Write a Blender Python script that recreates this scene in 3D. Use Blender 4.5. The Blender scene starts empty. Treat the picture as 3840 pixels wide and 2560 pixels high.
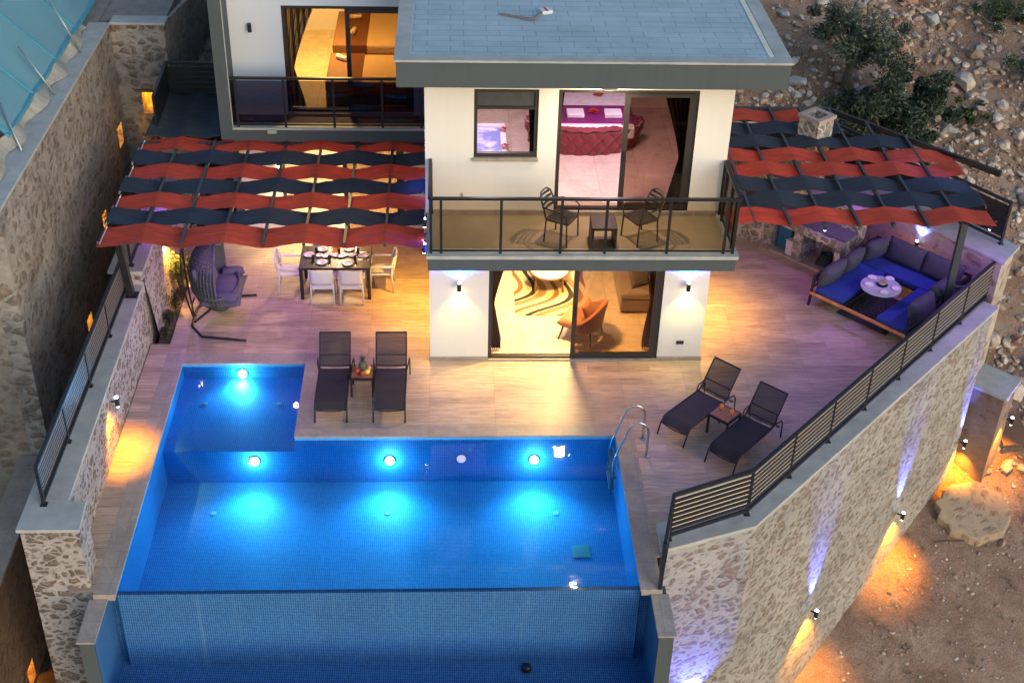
import bpy, bmesh, math, random
from math import sin, cos, pi, radians, sqrt
from mathutils import Vector, Matrix, noise
random.seed(7)
scene = bpy.context.scene
COL = scene.collection

# ------------------------------------------------------------------ camera, sky, sun, exposure
def make_camera():
    f, pitch, yaw, roll = 1.29541273, 0.59388705, 0.05534359, 0.03011033
    C = Vector((0.40001241, -20.91455734, 14.57612126))
    F = Vector((sin(yaw)*cos(pitch), cos(yaw)*cos(pitch), -sin(pitch)))
    R = Vector((cos(yaw), -sin(yaw), 0)); U = R.cross(F)
    R2 = R*cos(roll) + U*sin(roll); U2 = -R*sin(roll) + U*cos(roll)
    cd = bpy.data.cameras.new("camera"); co = bpy.data.objects.new("camera", cd); COL.objects.link(co)
    cd.sensor_fit = 'HORIZONTAL'; cd.sensor_width = 36; cd.lens = f*36; cd.clip_end = 2000; cd.clip_start = .1
    m = Matrix((R2, U2, -F)).transposed().to_4x4(); m.translation = C
    co.matrix_world = m; scene.camera = co
make_camera()
world = bpy.data.worlds.new("World"); scene.world = world; world.use_nodes = True
wn = world.node_tree.nodes; wl = world.node_tree.links
sky = wn.new('ShaderNodeTexSky'); sky.sky_type = 'NISHITA'; sky.sun_disc = False
SUN_EL, SUN_AZ = 14.0, 142.0
sky.sun_elevation = radians(SUN_EL); sky.sun_rotation = radians(SUN_AZ)
sky.dust_density = 1.0; sky.ozone_density = 2.0
bg = wn['Background']; bg.inputs['Strength'].default_value = 0.15
wl.new(sky.outputs[0], bg.inputs[0])
sd = bpy.data.lights.new("sun", 'SUN'); sd.energy = 0.5; sd.angle = radians(40); sd.color = (1, .93, .84)
so = bpy.data.objects.new("sun", sd); COL.objects.link(so)
az = radians(SUN_AZ); el = radians(30)
so.rotation_euler = Vector((-sin(az)*cos(el), -cos(az)*cos(el), -sin(el))).to_track_quat('-Z', 'Y').to_euler()
scene.view_settings.view_transform = 'Standard'; scene.view_settings.look = 'None'
scene.view_settings.exposure = 0.84; scene.view_settings.gamma = 1
scene.cycles.max_bounces = 6; scene.cycles.transparent_max_bounces = 12
scene.cycles.sample_clamp_indirect = 4; scene.cycles.caustics_reflective = False; scene.cycles.caustics_refractive = False
LK = 1.0   # overall strength of the lamps

# ------------------------------------------------------------------ materials
class NB:
    def __init__(s, name):
        s.m = bpy.data.materials.new(name); s.m.use_nodes = True; s.t = s.m.node_tree; s.n = s.t.nodes
        s.b = s.n['Principled BSDF']; s.out = s.n['Material Output']
    def new(s, t, **k):
        n = s.n.new('ShaderNode'+t)
        for a, v in k.items():
            if a.startswith('i_'):
                key = a[2:].replace('_', ' ')
                n.inputs[int(key) if key.isdigit() else key].default_value = v
            else: setattr(n, a, v)
        return n
    def link(s, a, b): s.t.links.new(a, b)
    def coord(s, scale=(1,1,1), rot=(0,0,0), kind='Object'):
        tc = s.new('TexCoord'); mp = s.new('Mapping'); mp.inputs['Scale'].default_value = scale; mp.inputs['Rotation'].default_value = rot
        s.link(tc.outputs[kind], mp.inputs[0]); return mp.outputs[0]
    def noise(s, vec, scale, detail=5, rough=.6, dist=0):
        n = s.new('TexNoise'); n.inputs['Scale'].default_value = scale; n.inputs['Detail'].default_value = detail
        n.inputs['Roughness'].default_value = rough; n.inputs['Distortion'].default_value = dist
        s.link(vec, n.inputs['Vector']); return n.outputs['Fac']
    def ramp(s, fac, stops):
        r = s.new('ValToRGB'); e = r.color_ramp.elements
        while len(e) < len(stops): e.new(.5)
        for el_, (p, c) in zip(e, stops): el_.position = p; el_.color = (*c, 1)
        s.link(fac, r.inputs[0]); return r.outputs[0]
    def mix(s, fac, a, b, mode='MIX'):
        n = s.new('Mix', data_type='RGBA', blend_type=mode)
        for v, i in ((fac, 0), (a, 6), (b, 7)):
            if isinstance(v, (int, float)): n.inputs[i].default_value = v
            elif isinstance(v, tuple): n.inputs[i].default_value = (*v, 1)
            else: s.link(v, n.inputs[i])
        return n.outputs[2]
    def math(s, op, a, b=0, c=0):
        n = s.new('Math', operation=op)
        for i, v in enumerate((a, b, c)):
            if isinstance(v, (int, float)): n.inputs[i].default_value = v
            else: s.link(v, n.inputs[i])
        return n.outputs[0]
    def bump(s, h, strength=.3, dist=.02):
        b = s.new('Bump'); b.inputs['Strength'].default_value = strength; b.inputs['Distance'].default_value = dist
        s.link(h, b.inputs['Height']); s.link(b.outputs[0], s.b.inputs['Normal'])
    def color(s, c):
        if isinstance(c, tuple): s.b.inputs['Base Color'].default_value = (*c, 1)
        else: s.link(c, s.b.inputs['Base Color'])
    def rough(s, r):
        if isinstance(r, (int, float)): s.b.inputs['Roughness'].default_value = r
        else: s.link(r, s.b.inputs['Roughness'])
MATS = {}
def simple(name, c, r=.6, metal=0, var=.12, ns=8, bs=.15, bd=.004, bscale=60, sheen=0):
    if name in MATS: return MATS[name]
    k = NB(name); v = k.coord()
    f = k.noise(v, ns, 6)
    lo = tuple(max(0, x*(1-var)) for x in c); hi = tuple(min(1, x*(1+var)) for x in c)
    k.color(k.ramp(f, [(.3, lo), (.7, hi)])); k.rough(r); k.b.inputs['Metallic'].default_value = metal
    if sheen: k.b.inputs['Sheen Weight'].default_value = sheen
    if bs: k.bump(k.noise(v, bscale, 4), bs, bd)
    MATS[name] = k.m; return k.m
def emit(name, c, st):
    if name in MATS: return MATS[name]
    k = NB(name); k.color((0.02,.02,.02)); k.b.inputs['Emission Color'].default_value = (*c, 1); k.b.inputs['Emission Strength'].default_value = st
    MATS[name] = k.m; return k.m
def stone_mat(name, mortar, stones, scale=3.2, cover=.45, mortar_dark=.75, bd=.04, zs=1.5, dirt=None):
    k = NB(name); v = k.coord((1, 1, zs))
    # warp the cells so that no edge is straight
    nz = k.new('TexNoise'); nz.inputs['Scale'].default_value = 2.6; nz.inputs['Detail'].default_value = 4; k.link(v, nz.inputs['Vector'])
    nf = k.new('TexNoise'); nf.inputs['Scale'].default_value = 11; nf.inputs['Detail'].default_value = 5; nf.inputs['Roughness'].default_value = .7; k.link(v, nf.inputs['Vector'])
    add0 = k.new('VectorMath', operation='MULTIPLY_ADD'); add0.inputs[1].default_value = (.13, .13, .13); k.link(nf.outputs['Color'], add0.inputs[0]); k.link(v, add0.inputs[2])
    add = k.new('VectorMath', operation='MULTIPLY_ADD'); add.inputs[1].default_value = (.35, .35, .35)
    k.link(nz.outputs['Color'], add.inputs[0]); k.link(add0.outputs[0], add.inputs[2])
    vo = k.new('TexVoronoi', feature='F1'); vo.inputs['Scale'].default_value = scale; k.link(add.outputs[0], vo.inputs['Vector'])
    ve = k.new('TexVoronoi', feature='DISTANCE_TO_EDGE'); ve.inputs['Scale'].default_value = scale; k.link(add.outputs[0], ve.inputs['Vector'])
    sep = k.new('SeparateColor'); k.link(vo.outputs['Color'], sep.inputs[0])
    fine = k.noise(v, 14, 6, .7)
    fine2 = k.noise(v, 5, 4, .6)
    e = k.math('MULTIPLY_ADD', fine, .16, ve.outputs['Distance'])
    e = k.math('MULTIPLY_ADD', fine2, .12, e)
    thr = k.math('MULTIPLY_ADD', sep.outputs[1], .26, .32-cover*.3)   # each stone shows more or less
    d = k.math('SUBTRACT', e, thr)
    mask = k.new('MapRange'); mask.inputs[1].default_value = 0.0; mask.inputs[2].default_value = .10; k.link(d, mask.inputs[0])
    scol = k.ramp(sep.outputs[0], [(i/max(1, len(stones)-1), c) for i, c in enumerate(stones)])
    scol = k.mix(k.noise(v, 22, 6, .75), scol, tuple(min(1, x*1.5+.05) for x in stones[0]))
    mott = k.noise(v, 9, 8, .8)
    scol = k.mix(1.0, scol, k.ramp(mott, [(.3, (.55, .52, .5)), (.62, (1, 1, 1))]), 'MULTIPLY')
    smear = k.ramp(k.noise(v, 7, 7, .8), [(.34, (.35, .35, .35)), (.5, (1, 1, 1))])
    mfac = k.math('MULTIPLY', mask.outputs[0], smear)
    m2 = tuple(x*mortar_dark for x in mortar)
    mcol = k.ramp(k.noise(v, 6, 8, .75), [(.3, m2), (.65, mortar)])
    col = k.mix(mfac, mcol, scol)
    big = k.noise(v, .5, 4, .6)
    col = k.mix(1.0, col, k.ramp(big, [(.25, (.72, .72, .72)), (.7, (1.05, 1.03, 1))]), 'MULTIPLY')
    if dirt: col = k.mix(k.ramp(k.noise(v, 1.3, 6, .7), [(.5, (0, 0, 0)), (.75, (.7, .7, .7))]), col, dirt)
    k.color(col); k.rough(.9)
    rnd = k.new('MapRange'); rnd.inputs[1].default_value = -.02; rnd.inputs[2].default_value = .32; k.link(d, rnd.inputs[0])
    h = k.math('MULTIPLY', rnd.outputs[0], 1.3); h = k.math('MULTIPLY_ADD', fine, .6, h); h = k.math('MULTIPLY_ADD', k.noise(v, 45, 4, .7), .25, h)
    k.bump(h, .9, bd)
    return k.m
def mosaic_mat(name, cols, grout, s=.034, w=.075, rough=.6, streaks=False):
    k = NB(name); tc = k.new('TexCoord'); geo = k.new('NewGeometry')
    sc = k.new('VectorMath', operation='SCALE'); sc.inputs['Scale'].default_value = 1/s; k.link(tc.outputs['Object'], sc.inputs[0])
    off = k.new('VectorMath', operation='ADD'); off.inputs[1].default_value = (.37, .41, .5); k.link(sc.outputs[0], off.inputs[0])
    fr = k.new('VectorMath', operation='FRACTION'); k.link(off.outputs[0], fr.inputs[0])
    fl = k.new('VectorMath', operation='FLOOR'); k.link(off.outputs[0], fl.inputs[0])
    ab = k.new('VectorMath', operation='ABSOLUTE'); k.link(geo.outputs['True Normal'], ab.inputs[0])
    s1 = k.new('SeparateXYZ'); k.link(fr.outputs[0], s1.inputs[0]); s2 = k.new('SeparateXYZ'); k.link(ab.outputs[0], s2.inputs[0])
    line = None
    for i in range(3):
        c = k.math('ABSOLUTE', k.math('SUBTRACT', s1.outputs[i], .5))
        g = k.math('GREATER_THAN', c, .5-w)
        g = k.math('MULTIPLY', g, k.math('LESS_THAN', s2.outputs[i], .6))
        line = g if line is None else k.math('MAXIMUM', line, g)
    wnz = k.new('TexWhiteNoise'); k.link(fl.outputs[0], wnz.inputs[0])
    col = k.ramp(wnz.outputs['Value'], [(i/(len(cols)-1), c) for i, c in enumerate(cols)])
    big = k.noise(k.coord(), .8, 3)
    col = k.mix(1.0, col, k.ramp(big, [(.3, (.80, .82, .84)), (.7, (1.15, 1.12, 1.1))]), 'MULTIPLY')
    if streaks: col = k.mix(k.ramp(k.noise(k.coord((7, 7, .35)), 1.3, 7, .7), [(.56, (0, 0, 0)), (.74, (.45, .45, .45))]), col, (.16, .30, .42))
    k.color(k.mix(line, col, grout)); k.rough(rough)
    return k.m
def wood_tile(name, base, dark, light):
    k = NB(name); v = k.coord()
    mp = k.coord((1, 1, 1))
    br = k.new('TexBrick'); br.offset = .5; br.squash = 1
    br.inputs['Scale'].default_value = 1; br.inputs['Brick Width'].default_value = 1.2; br.inputs['Row Height'].default_value = .2
    br.inputs['Mortar Size'].default_value = .0012; br.inputs['Color1'].default_value = (0, 0, 0, 1); br.inputs['Color2'].default_value = (1, 1, 1, 1)
    br.inputs['Mortar'].default_value = (.5, .5, .5, 1); k.link(mp, br.inputs['Vector'])
    br2 = k.new('TexBrick'); br2.offset = 0; br2.inputs['Scale'].default_value = 1; br2.inputs['Brick Width'].default_value = 1.2; br2.inputs['Row Height'].default_value = .6
    br2.inputs['Mortar Size'].default_value = .004; br2.inputs['Color1'].default_value = (1, 1, 1, 1); br2.inputs['Color2'].default_value = (1, 1, 1, 1); br2.inputs['Mortar'].default_value = (0, 0, 0, 1)
    k.link(k.coord((1, 1, 1)), br2.inputs['Vector'])
    g1 = k.noise(k.coord((1.1, 16, 1)), 1.6, 8, .7, .3); g2 = k.noise(k.coord((1.5, 60, 1)), 1.2, 6, .7)
    g = k.math('MULTIPLY_ADD', g2, .55, k.math('MULTIPLY', g1, .7))
    col = k.ramp(g, [(.46, dark), (.60, base), (.78, light)])
    pl = k.ramp(br.outputs['Color'], [(0, (.82, .81, .80)), (1, (1.12, 1.10, 1.08))])
    col = k.mix(1.0, col, pl, 'MULTIPLY')
    st = k.noise(k.coord((1, 1, 1)), .9, 6, .7)
    col = k.mix(1.0, col, k.ramp(st, [(.3, (.82, .82, .82)), (.65, (1.05, 1.05, 1.05))]), 'MULTIPLY')
    col = k.mix(1.0, col, k.ramp(br2.outputs['Color'], [(0, (.74, .72, .7)), (1, (1, 1, 1))]), 'MULTIPLY')
    k.color(col); k.rough(k.math('MULTIPLY_ADD', g1, .3, .3)); k.bump(g, .25, .004)
    return k.m
def marble_tile(name, a, b, w=.6, h=.6, rough=.3, off=0, mortar=.004, vein=(1, 1, 1)):
    k = NB(name); v = k.coord()
    br = k.new('TexBrick'); br.offset = off; br.inputs['Scale'].default_value = 1; br.inputs['Brick Width'].default_value = w; br.inputs['Row Height'].default_value = h
    br.inputs['Mortar Size'].default_value = mortar; br.inputs['Color1'].default_value = (.93, .93, .93, 1); br.inputs['Color2'].default_value = (1.04, 1.04, 1.04, 1); br.inputs['Mortar'].default_value = (.55, .55, .55, 1)
    k.link(v, br.inputs['Vector'])
    n = k.noise(v, 1.7, 9, .7, 1.2)
    col = k.ramp(n, [(.35, a), (.65, b)])
    n2 = k.noise(v, 2.3, 6, .6, 2.5)
    line = k.ramp(n2, [(.485, (0, 0, 0)), (.5, (.5, .5, .5)), (.515, (0, 0, 0))])
    col = k.mix(line, col, tuple(min(1, x*1.3) for x in b))
    k.color(k.mix(1.0, col, br.outputs['Color'], 'MULTIPLY')); k.rough(rough); k.bump(k.noise(v, 30, 5), .1, .003)
    return k.m
def glass_mat(name, tint, refl=.12, rough=.02):
    k = NB(name); tr = k.new('BsdfTransparent'); gl = k.new('BsdfGlossy'); mx = k.new('MixShader'); lw = k.new('LayerWeight')
    tr.inputs[0].default_value = (*tint, 1); gl.inputs['Roughness'].default_value = rough; lw.inputs[0].default_value = .25
    f = k.math('MULTIPLY_ADD', lw.outputs['Fresnel'], .35, refl*.12)
    k.link(f, mx.inputs[0]); k.link(tr.outputs[0], mx.inputs[1]); k.link(gl.outputs[0], mx.inputs[2]); k.link(mx.outputs[0], k.out.inputs[0])
    return k.m
def mesh_fabric(name, c, hole=.15, tr=.15):
    k = NB(name); k.color(c); k.rough(.8); t = k.new('BsdfTransparent'); mx = k.new('MixShader')
    mx.inputs[0].default_value = hole; k.link(k.b.outputs[0], mx.inputs[1]); k.link(t.outputs[0], mx.inputs[2]); k.link(mx.outputs[0], k.out.inputs[0])
    v = k.coord(); k.bump(k.noise(v, 120, 3), .3, .003)
    return k.m
def cloth_mat(name, c, transl=.3, scale=1.0):
    k = NB(name); v = k.coord()
    f = k.noise(k.coord((1, 4, 1)), 2.5, 6, .65)
    col = k.ramp(f, [(.3, tuple(x*.75 for x in c)), (.7, tuple(min(1, x*1.15) for x in c))])
    col = k.mix(1.0, col, k.ramp(k.noise(k.coord(), .8, 5, .6), [(.3, (.74, .74, .76)), (.7, (1.12, 1.1, 1.08))]), 'MULTIPLY')
    k.color(col); k.rough(.85); k.bump(k.noise(k.coord((2, 14, 2)), 2.0, 4), .5, .02)
    t = k.new('BsdfTranslucent'); k.link(col, t.inputs[0]); mx = k.new('MixShader'); mx.inputs[0].default_value = transl
    k.link(k.b.outputs[0], mx.inputs[1]); k.link(t.outputs[0], mx.inputs[2]); k.link(mx.outputs[0], k.out.inputs[0])
    return k.m

M_deck = wood_tile('deck_porcelain', (.43, .32, .235), (.21, .14, .10), (.60, .47, .37))
M_coping = marble_tile('travertine', (.27, .225, .19), (.38, .325, .28), 1.2, .35, .5, mortar=.003)
M_cap = simple('cap_stone', (.36, .37, .345), .75, 0, .16, 3, .3, .006, 25)
M_wallstone = stone_mat('pale_rubble_wall', (.37, .37, .345), [(.26, .22, .17), (.24, .135, .09), (.31, .27, .225), (.19, .17, .15), (.22, .12, .07), (.28, .25, .21)], 5.2, .55)
M_wallstone_in = stone_mat('pale_rubble_inner', (.44, .41, .40), [(.20, .155, .12), (.17, .09, .065), (.26, .21, .17), (.14, .12, .10)], 6.0, .6)
M_darkstone = stone_mat('weathered_rubble_wall', (.38, .355, .325), [(.22, .185, .15), (.24, .135, .10), (.30, .265, .225), (.15, .135, .12)], 4.0, .5, .6, .05, 1.3, (.05, .04, .035))
M_browntone = stone_mat('brown_rubble_wall', (.24, .17, .12), [(.17, .10, .065), (.14, .085, .055), (.20, .14, .09)], 3.2, .7, .6, .04, 1.3, (.06, .035, .022))
M_kitchenstone = stone_mat('slate_crazy_paving', (.62, .57, .53), [(.20, .17, .15), (.28, .22, .19), (.16, .15, .14), (.25, .21, .16)], 4.6, 1.05, .9, .02, 1.1)
def plaster(name, c, c2, r_=.85):
    k = NB(name); streak = k.noise(k.coord((5, 5, .5)), 1.6, 7, .7); blot = k.noise(k.coord(), .9, 6, .65)
    f = k.math('MULTIPLY_ADD', streak, .6, k.math('MULTIPLY', blot, .4))
    k.color(k.ramp(f, [(.30, c2), (.52, c)])); k.rough(r_); k.bump(k.noise(k.coord(), 55, 6, .7), .25, .004); return k.m
M_render = plaster('white_render', (.72, .70, .65), (.695, .675, .625))
M_dark = plaster('anthracite_render', (.062, .078, .086), (.052, .066, .073), .7)
M_metal = simple('anthracite_metal', (.018, .02, .026), .4, .3, .15, 4, .05, .001)
M_metal2 = simple('grey_beam_metal', (.05, .062, .075), .4, .3, .15, 4, .05, .001)
M_slat = simple('pale_slat', (.46, .42, .37), .5, 0, .06, 5, 0)
M_steel = simple('stainless_steel', (.62, .60, .58), .18, 1, .05, 4, 0)
M_mosaic = mosaic_mat('pool_mosaic', [(.006, .25, .60), (.008, .28, .65), (.012, .31, .69), (.018, .35, .74)], (.20, .55, .84))
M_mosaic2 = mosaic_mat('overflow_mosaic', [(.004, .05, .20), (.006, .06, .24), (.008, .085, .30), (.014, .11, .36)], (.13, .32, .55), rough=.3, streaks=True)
M_glass = glass_mat('clear_glass', (.9, .9, .9))
M_glass_b = glass_mat('bronze_glass', (.84, .78, .70), .2)
M_glass_d = glass_mat('door_glass', (.62, .53, .45), .35)
M_glass_g = glass_mat('smoked_glass', (.46, .46, .54), .15)
M_red = cloth_mat('terracotta_cloth', (.66, .085, .045), .35)
M_navy = cloth_mat('navy_cloth', (.032, .048, .075), .25)
M_tarpg = cloth_mat('dark_grey_shade_cloth', (.045, .06, .072), .2)
M_soil = simple('soil', (.05, .035, .025), .95, 0, .4, 8, .8, .03, 20)

# ------------------------------------------------------------------ mesh helpers
class MB:
    def __init__(s): s.v = []; s.f = []
    def add(s, vs, fs):
        o = len(s.v); s.v += [tuple(p) for p in vs]; s.f += [tuple(i+o for i in f) for f in fs]; return s
    def box(s, x0, x1, y0, y1, z0, z1):
        return s.add([(x0,y0,z0),(x1,y0,z0),(x1,y1,z0),(x0,y1,z0),(x0,y0,z1),(x1,y0,z1),(x1,y1,z1),(x0,y1,z1)],
              [(0,3,2,1),(4,5,6,7),(0,1,5,4),(1,2,6,5),(2,3,7,6),(3,0,4,7)])
    def bar(s, a, b, w, h, up=(0,0,1)):
        a = Vector(a); b = Vector(b); d = (b-a).normalized(); u = Vector(up)
        if abs(d.dot(u)) > .98: u = Vector((0, 1, 0))
        r = d.cross(u).normalized(); u = r.cross(d).normalized(); vs = []
        for p in (a, b):
            for i, j in ((-1,-1),(1,-1),(1,1),(-1,1)): vs.append(p + r*(i*w/2) + u*(j*h/2))
        return s.add(vs, [(0,3,2,1),(4,5,6,7),(0,1,5,4),(1,2,6,5),(2,3,7,6),(3,0,4,7)])
    def tube(s, pts, r, n=10, cap=True, closed=False):
        pts = [Vector(p) for p in pts]; rs = r if isinstance(r, (list, tuple)) else [r]*len(pts)
        vs = []; m = len(pts); prev = None
        for i, p in enumerate(pts):
            if closed: d = pts[(i+1) % m]-pts[i-1]
            else: d = pts[min(i+1, m-1)]-pts[max(i-1, 0)]
            d.normalize()
            if prev is None: x = d.orthogonal().normalized()
            else: x = (prev - d*prev.dot(d)).normalized()
            prev = x; y = d.cross(x)
            for k in range(n): a = 2*pi*k/n; vs.append(p + x*(cos(a)*rs[i]) + y*(sin(a)*rs[i]))
        fs = []
        for i in range(m if closed else m-1):
            j = (i+1) % m
            for k in range(n): fs.append((i*n+k, i*n+(k+1)%n, j*n+(k+1)%n, j*n+k))
        if cap and not closed: fs += [tuple(range(n-1, -1, -1)), tuple((m-1)*n+k for k in range(n))]
        return s.add(vs, fs)
    def lathe(s, prof, c=(0,0,0), n=20):
        vs = []; m = len(prof)
        for r, z in prof:
            for k in range(n): a = 2*pi*k/n; vs.append((c[0]+r*cos(a), c[1]+r*sin(a), c[2]+z))
        fs = [(i*n+k, i*n+(k+1)%n, (i+1)*n+(k+1)%n, (i+1)*n+k) for i in range(m-1) for k in range(n)]
        fs += [tuple(range(n-1, -1, -1)), tuple((m-1)*n+k for k in range(n))]
        return s.add(vs, fs)
    def prism(s, poly, z0, z1):
        n = len(poly); z0 = z0 if isinstance(z0, (list, tuple)) else [z0]*n; z1 = z1 if isinstance(z1, (list, tuple)) else [z1]*n
        vs = [(p[0], p[1], z0[i]) for i, p in enumerate(poly)] + [(p[0], p[1], z1[i]) for i, p in enumerate(poly)]
        return s.add(vs, [tuple(range(n-1, -1, -1)), tuple(range(n, 2*n))] + [(i, (i+1)%n, n+(i+1)%n, n+i) for i in range(n)])
    def grid(s, fn, nu, nv, closed_u=False):
        vs = [fn(i/(nu if closed_u else nu-1), j/(nv-1)) for j in range(nv) for i in range(nu)]
        fs = []
        for j in range(nv-1):
            for i in range(nu if closed_u else nu-1):
                a = j*nu+i; b = j*nu+(i+1)%nu; fs.append((a, b, b+nu, a+nu))
        return s.add(vs, fs)
    def pillow(s, c, size, rot=None, n=14, p=.35, e=2.2):
        # soft cushion: a plump superellipse with a pinched rim
        w, d, h = size; c = Vector(c); vs = []; fs = []; R = rot or Matrix.Identity(3)
        for side in (1, -1):
            o = len(vs)
            for j in range(n+1):
                for i in range(n+1):
                    u = -1+2*i/n; v = -1+2*j/n
                    t = max(0, (1-abs(u)**e)*(1-abs(v)**e))**p
                    k = 1-.05*(1-abs(u)**2)*abs(v)**3 ; q = 1-.05*(1-abs(v)**2)*abs(u)**3
                    vs.append(c + R @ Vector((u*w/2*q, v*d/2*k, side*h/2*t)))
            for j in range(n):
                for i in range(n):
                    a = o+j*(n+1)+i; f = (a, a+1, a+n+2, a+n+1); fs.append(f if side > 0 else f[::-1])
        return s.add(vs, fs)
    def xform(s, m):
        s.v = [tuple(m @ Vector(p)) for p in s.v]; return s
    def build(s, name, mat, parent=None, smooth=False, bevel=0, label=None, weld=False, org=None):
        me = bpy.data.meshes.new(name)
        if org: s.v = [(x-org[0], y-org[1], z-org[2]) for x, y, z in s.v]
        me.from_pydata(s.v, [], s.f)
        bm = bmesh.new(); bm.from_mesh(me)
        if weld: bmesh.ops.remove_doubles(bm, verts=bm.verts, dist=1e-4)
        bmesh.ops.recalc_face_normals(bm, faces=bm.faces); bm.to_mesh(me); bm.free()
        for m in (mat if isinstance(mat, (list, tuple)) else [mat]): me.materials.append(m)
        if smooth:
            for p in me.polygons: p.use_smooth = True
        o = bpy.data.objects.new(name, me); COL.objects.link(o)
        if org: o.location = org
        if parent: o.parent = parent
        if bevel:
            b = o.modifiers.new('bevel', 'BEVEL'); b.width = bevel; b.segments = 2; b.limit_method = 'ANGLE'; b.angle_limit = radians(50)
        if label: o['label'] = label
        return o
def tag(o, label, cat, group=None, kind=None):
    o['label'] = label; o['category'] = cat
    if group: o['group'] = group
    if kind: o['kind'] = kind
    return o
def thing(name, label, cat, loc=(0,0,0), rz=0, group=None):
    o = bpy.data.objects.new(name, None); COL.objects.link(o); o.location = loc; o.rotation_euler = (0, 0, rz); o.empty_display_size = .1
    return tag(o, label, cat, group)
def struct(o, label=None):
    o['kind'] = 'structure'
    if label: o['label'] = label
    return o
def copy_tree(o, parent=None):
    c = o.copy(); COL.objects.link(c)
    if parent: c.parent = parent
    for ch in [x for x in bpy.data.objects if x.parent == o]: copy_tree(ch, c)
    return c
def place(proto, first, loc, rz, label):
    o = proto if first else copy_tree(proto)
    o.location = loc; o.rotation_euler = (0, 0, rz); o['label'] = label
    return o
def mod(o, t, **k):
    m = o.modifiers.new(t.lower(), t)
    for a, v in k.items(): setattr(m, a, v)
    return o
def holed_wall(axis, a0, a1, u0, u1, z0, z1, holes):
    """wall normal to axis ('x' or 'y'), from a0 to a1 thick, spanning u0..u1 and z0..z1, with rectangular openings cut through"""
    us = sorted({u0, u1, *[h[0] for h in holes], *[h[1] for h in holes]}); zs = sorted({z0, z1, *[h[2] for h in holes], *[h[3] for h in holes]})
    solid = lambda i, j: 0 <= i < len(us)-1 and 0 <= j < len(zs)-1 and not any(h[0]-1e-6 <= us[i] and us[i+1] <= h[1]+1e-6 and h[2]-1e-6 <= zs[j] and zs[j+1] <= h[3]+1e-6 for h in holes)
    P = (lambda a, u, z: (u, a, z)) if axis == 'y' else (lambda a, u, z: (a, u, z))
    m = MB()
    for i in range(len(us)-1):
        for j in range(len(zs)-1):
            if not solid(i, j): continue
            A, B, Cc, D = us[i], us[i+1], zs[j], zs[j+1]
            for a in (a0, a1): m.add([P(a,A,Cc),P(a,B,Cc),P(a,B,D),P(a,A,D)], [(0,1,2,3)])
            if not solid(i-1, j): m.add([P(a0,A,Cc),P(a1,A,Cc),P(a1,A,D),P(a0,A,D)], [(0,1,2,3)])
            if not solid(i+1, j): m.add([P(a0,B,Cc),P(a1,B,Cc),P(a1,B,D),P(a0,B,D)], [(0,1,2,3)])
            if not solid(i, j-1): m.add([P(a0,A,Cc),P(a1,A,Cc),P(a1,B,Cc),P(a0,B,Cc)], [(0,1,2,3)])
            if not solid(i, j+1): m.add([P(a0,A,D),P(a1,A,D),P(a1,B,D),P(a0,B,D)], [(0,1,2,3)])
    return m
def light(kind, loc, energy, color, parent=None, size=.1, target=None, spot=60, blend=.5, sizey=None, name='lamp_light'):
    d = bpy.data.lights.new(name, kind); d.energy = energy*LK; d.color = color
    if kind == 'AREA':
        d.size = size
        if sizey: d.shape = 'RECTANGLE'; d.size_y = sizey
    else: d.shadow_soft_size = size
    if kind == 'SPOT': d.spot_size = radians(spot); d.spot_blend = blend
    o = bpy.data.objects.new(name, d); COL.objects.link(o); o.location = loc
    if target is not None: o.rotation_euler = (Vector(target)-Vector(loc)).to_track_quat('-Z', 'Y').to_euler()
    if parent: o.parent = parent
    return o
BLUE = (.10, .14, 1.0); WARM = (1.0, .50, .06); YEL = (1.0, .80, .35)

# ------------------------------------------------------------------ terrain
def T(x, y):
    z = -4.3+(0.42 if y < 1 else .52)*(y-1)
    if x < -3.5 and y < 7.4: z = min(z, -3.9)
    if -4.6 <= x <= 6.2 and 0 < y < 11: z = min(z, -.8)
    if 3.4 <= x <= 9.2 and 0 <= y <= 7: z = min(z, -1)
    if x > 16: z += (x-16)*.05
    return z
def bumpy(x, y):
    v = Vector((x*.35, y*.35, 0)); a = noise.noise(v)*.35 + noise.noise(v*3)*.13 + noise.noise(v*9)*.05
    w = min(1, max(.25, (y-1)*.25 + .3))
    return T(x, y) + a*w
def terrain():
    m = MB(); nx, ny = 190, 170
    def coord(t, lo, mid0, mid1, hi):
        if t < .2: return lo+(mid0-lo)*(t/.2)**.5 if False else lo+(mid0-lo)*t/.2
        if t > .85: return mid1+(hi-mid1)*(t-.85)/.15
        return mid0+(mid1-mid0)*(t-.2)/.65
    def fn(u, v):
        x = coord(u, -60, -9, 19, 80); y = coord(v, -50, -9, 20, 120)
        return (x, y, bumpy(x, y))
    m.grid(fn, nx, ny)
    k = NB('rocky_earth'); v = k.coord()
    n1 = k.noise(v, .8, 9, .75); n2 = k.noise(v, 6, 8, .75); n3 = k.noise(v, 30, 6, .7)
    col = k.ramp(n1, [(.32, (.20, .11, .07)), (.5, (.36, .235, .165)), (.68, (.50, .39, .30))])
    col = k.mix(k.ramp(n2, [(.45, (0,0,0)), (.7, (.6,.6,.6))]), col, (.30, .25, .20))
    col = k.mix(1.0, col, k.ramp(n3, [(.3, (.55,.55,.55)), (.65, (1.15,1.12,1.1))]), 'MULTIPLY')
    k.color(col); k.rough(.95)
    k.bump(k.math('MULTIPLY_ADD', n3, .4, n2), 1.0, .12)
    return struct(m.build('ground', k.m, smooth=True), 'brown rocky hillside earth around the villa')
terrain()

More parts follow.
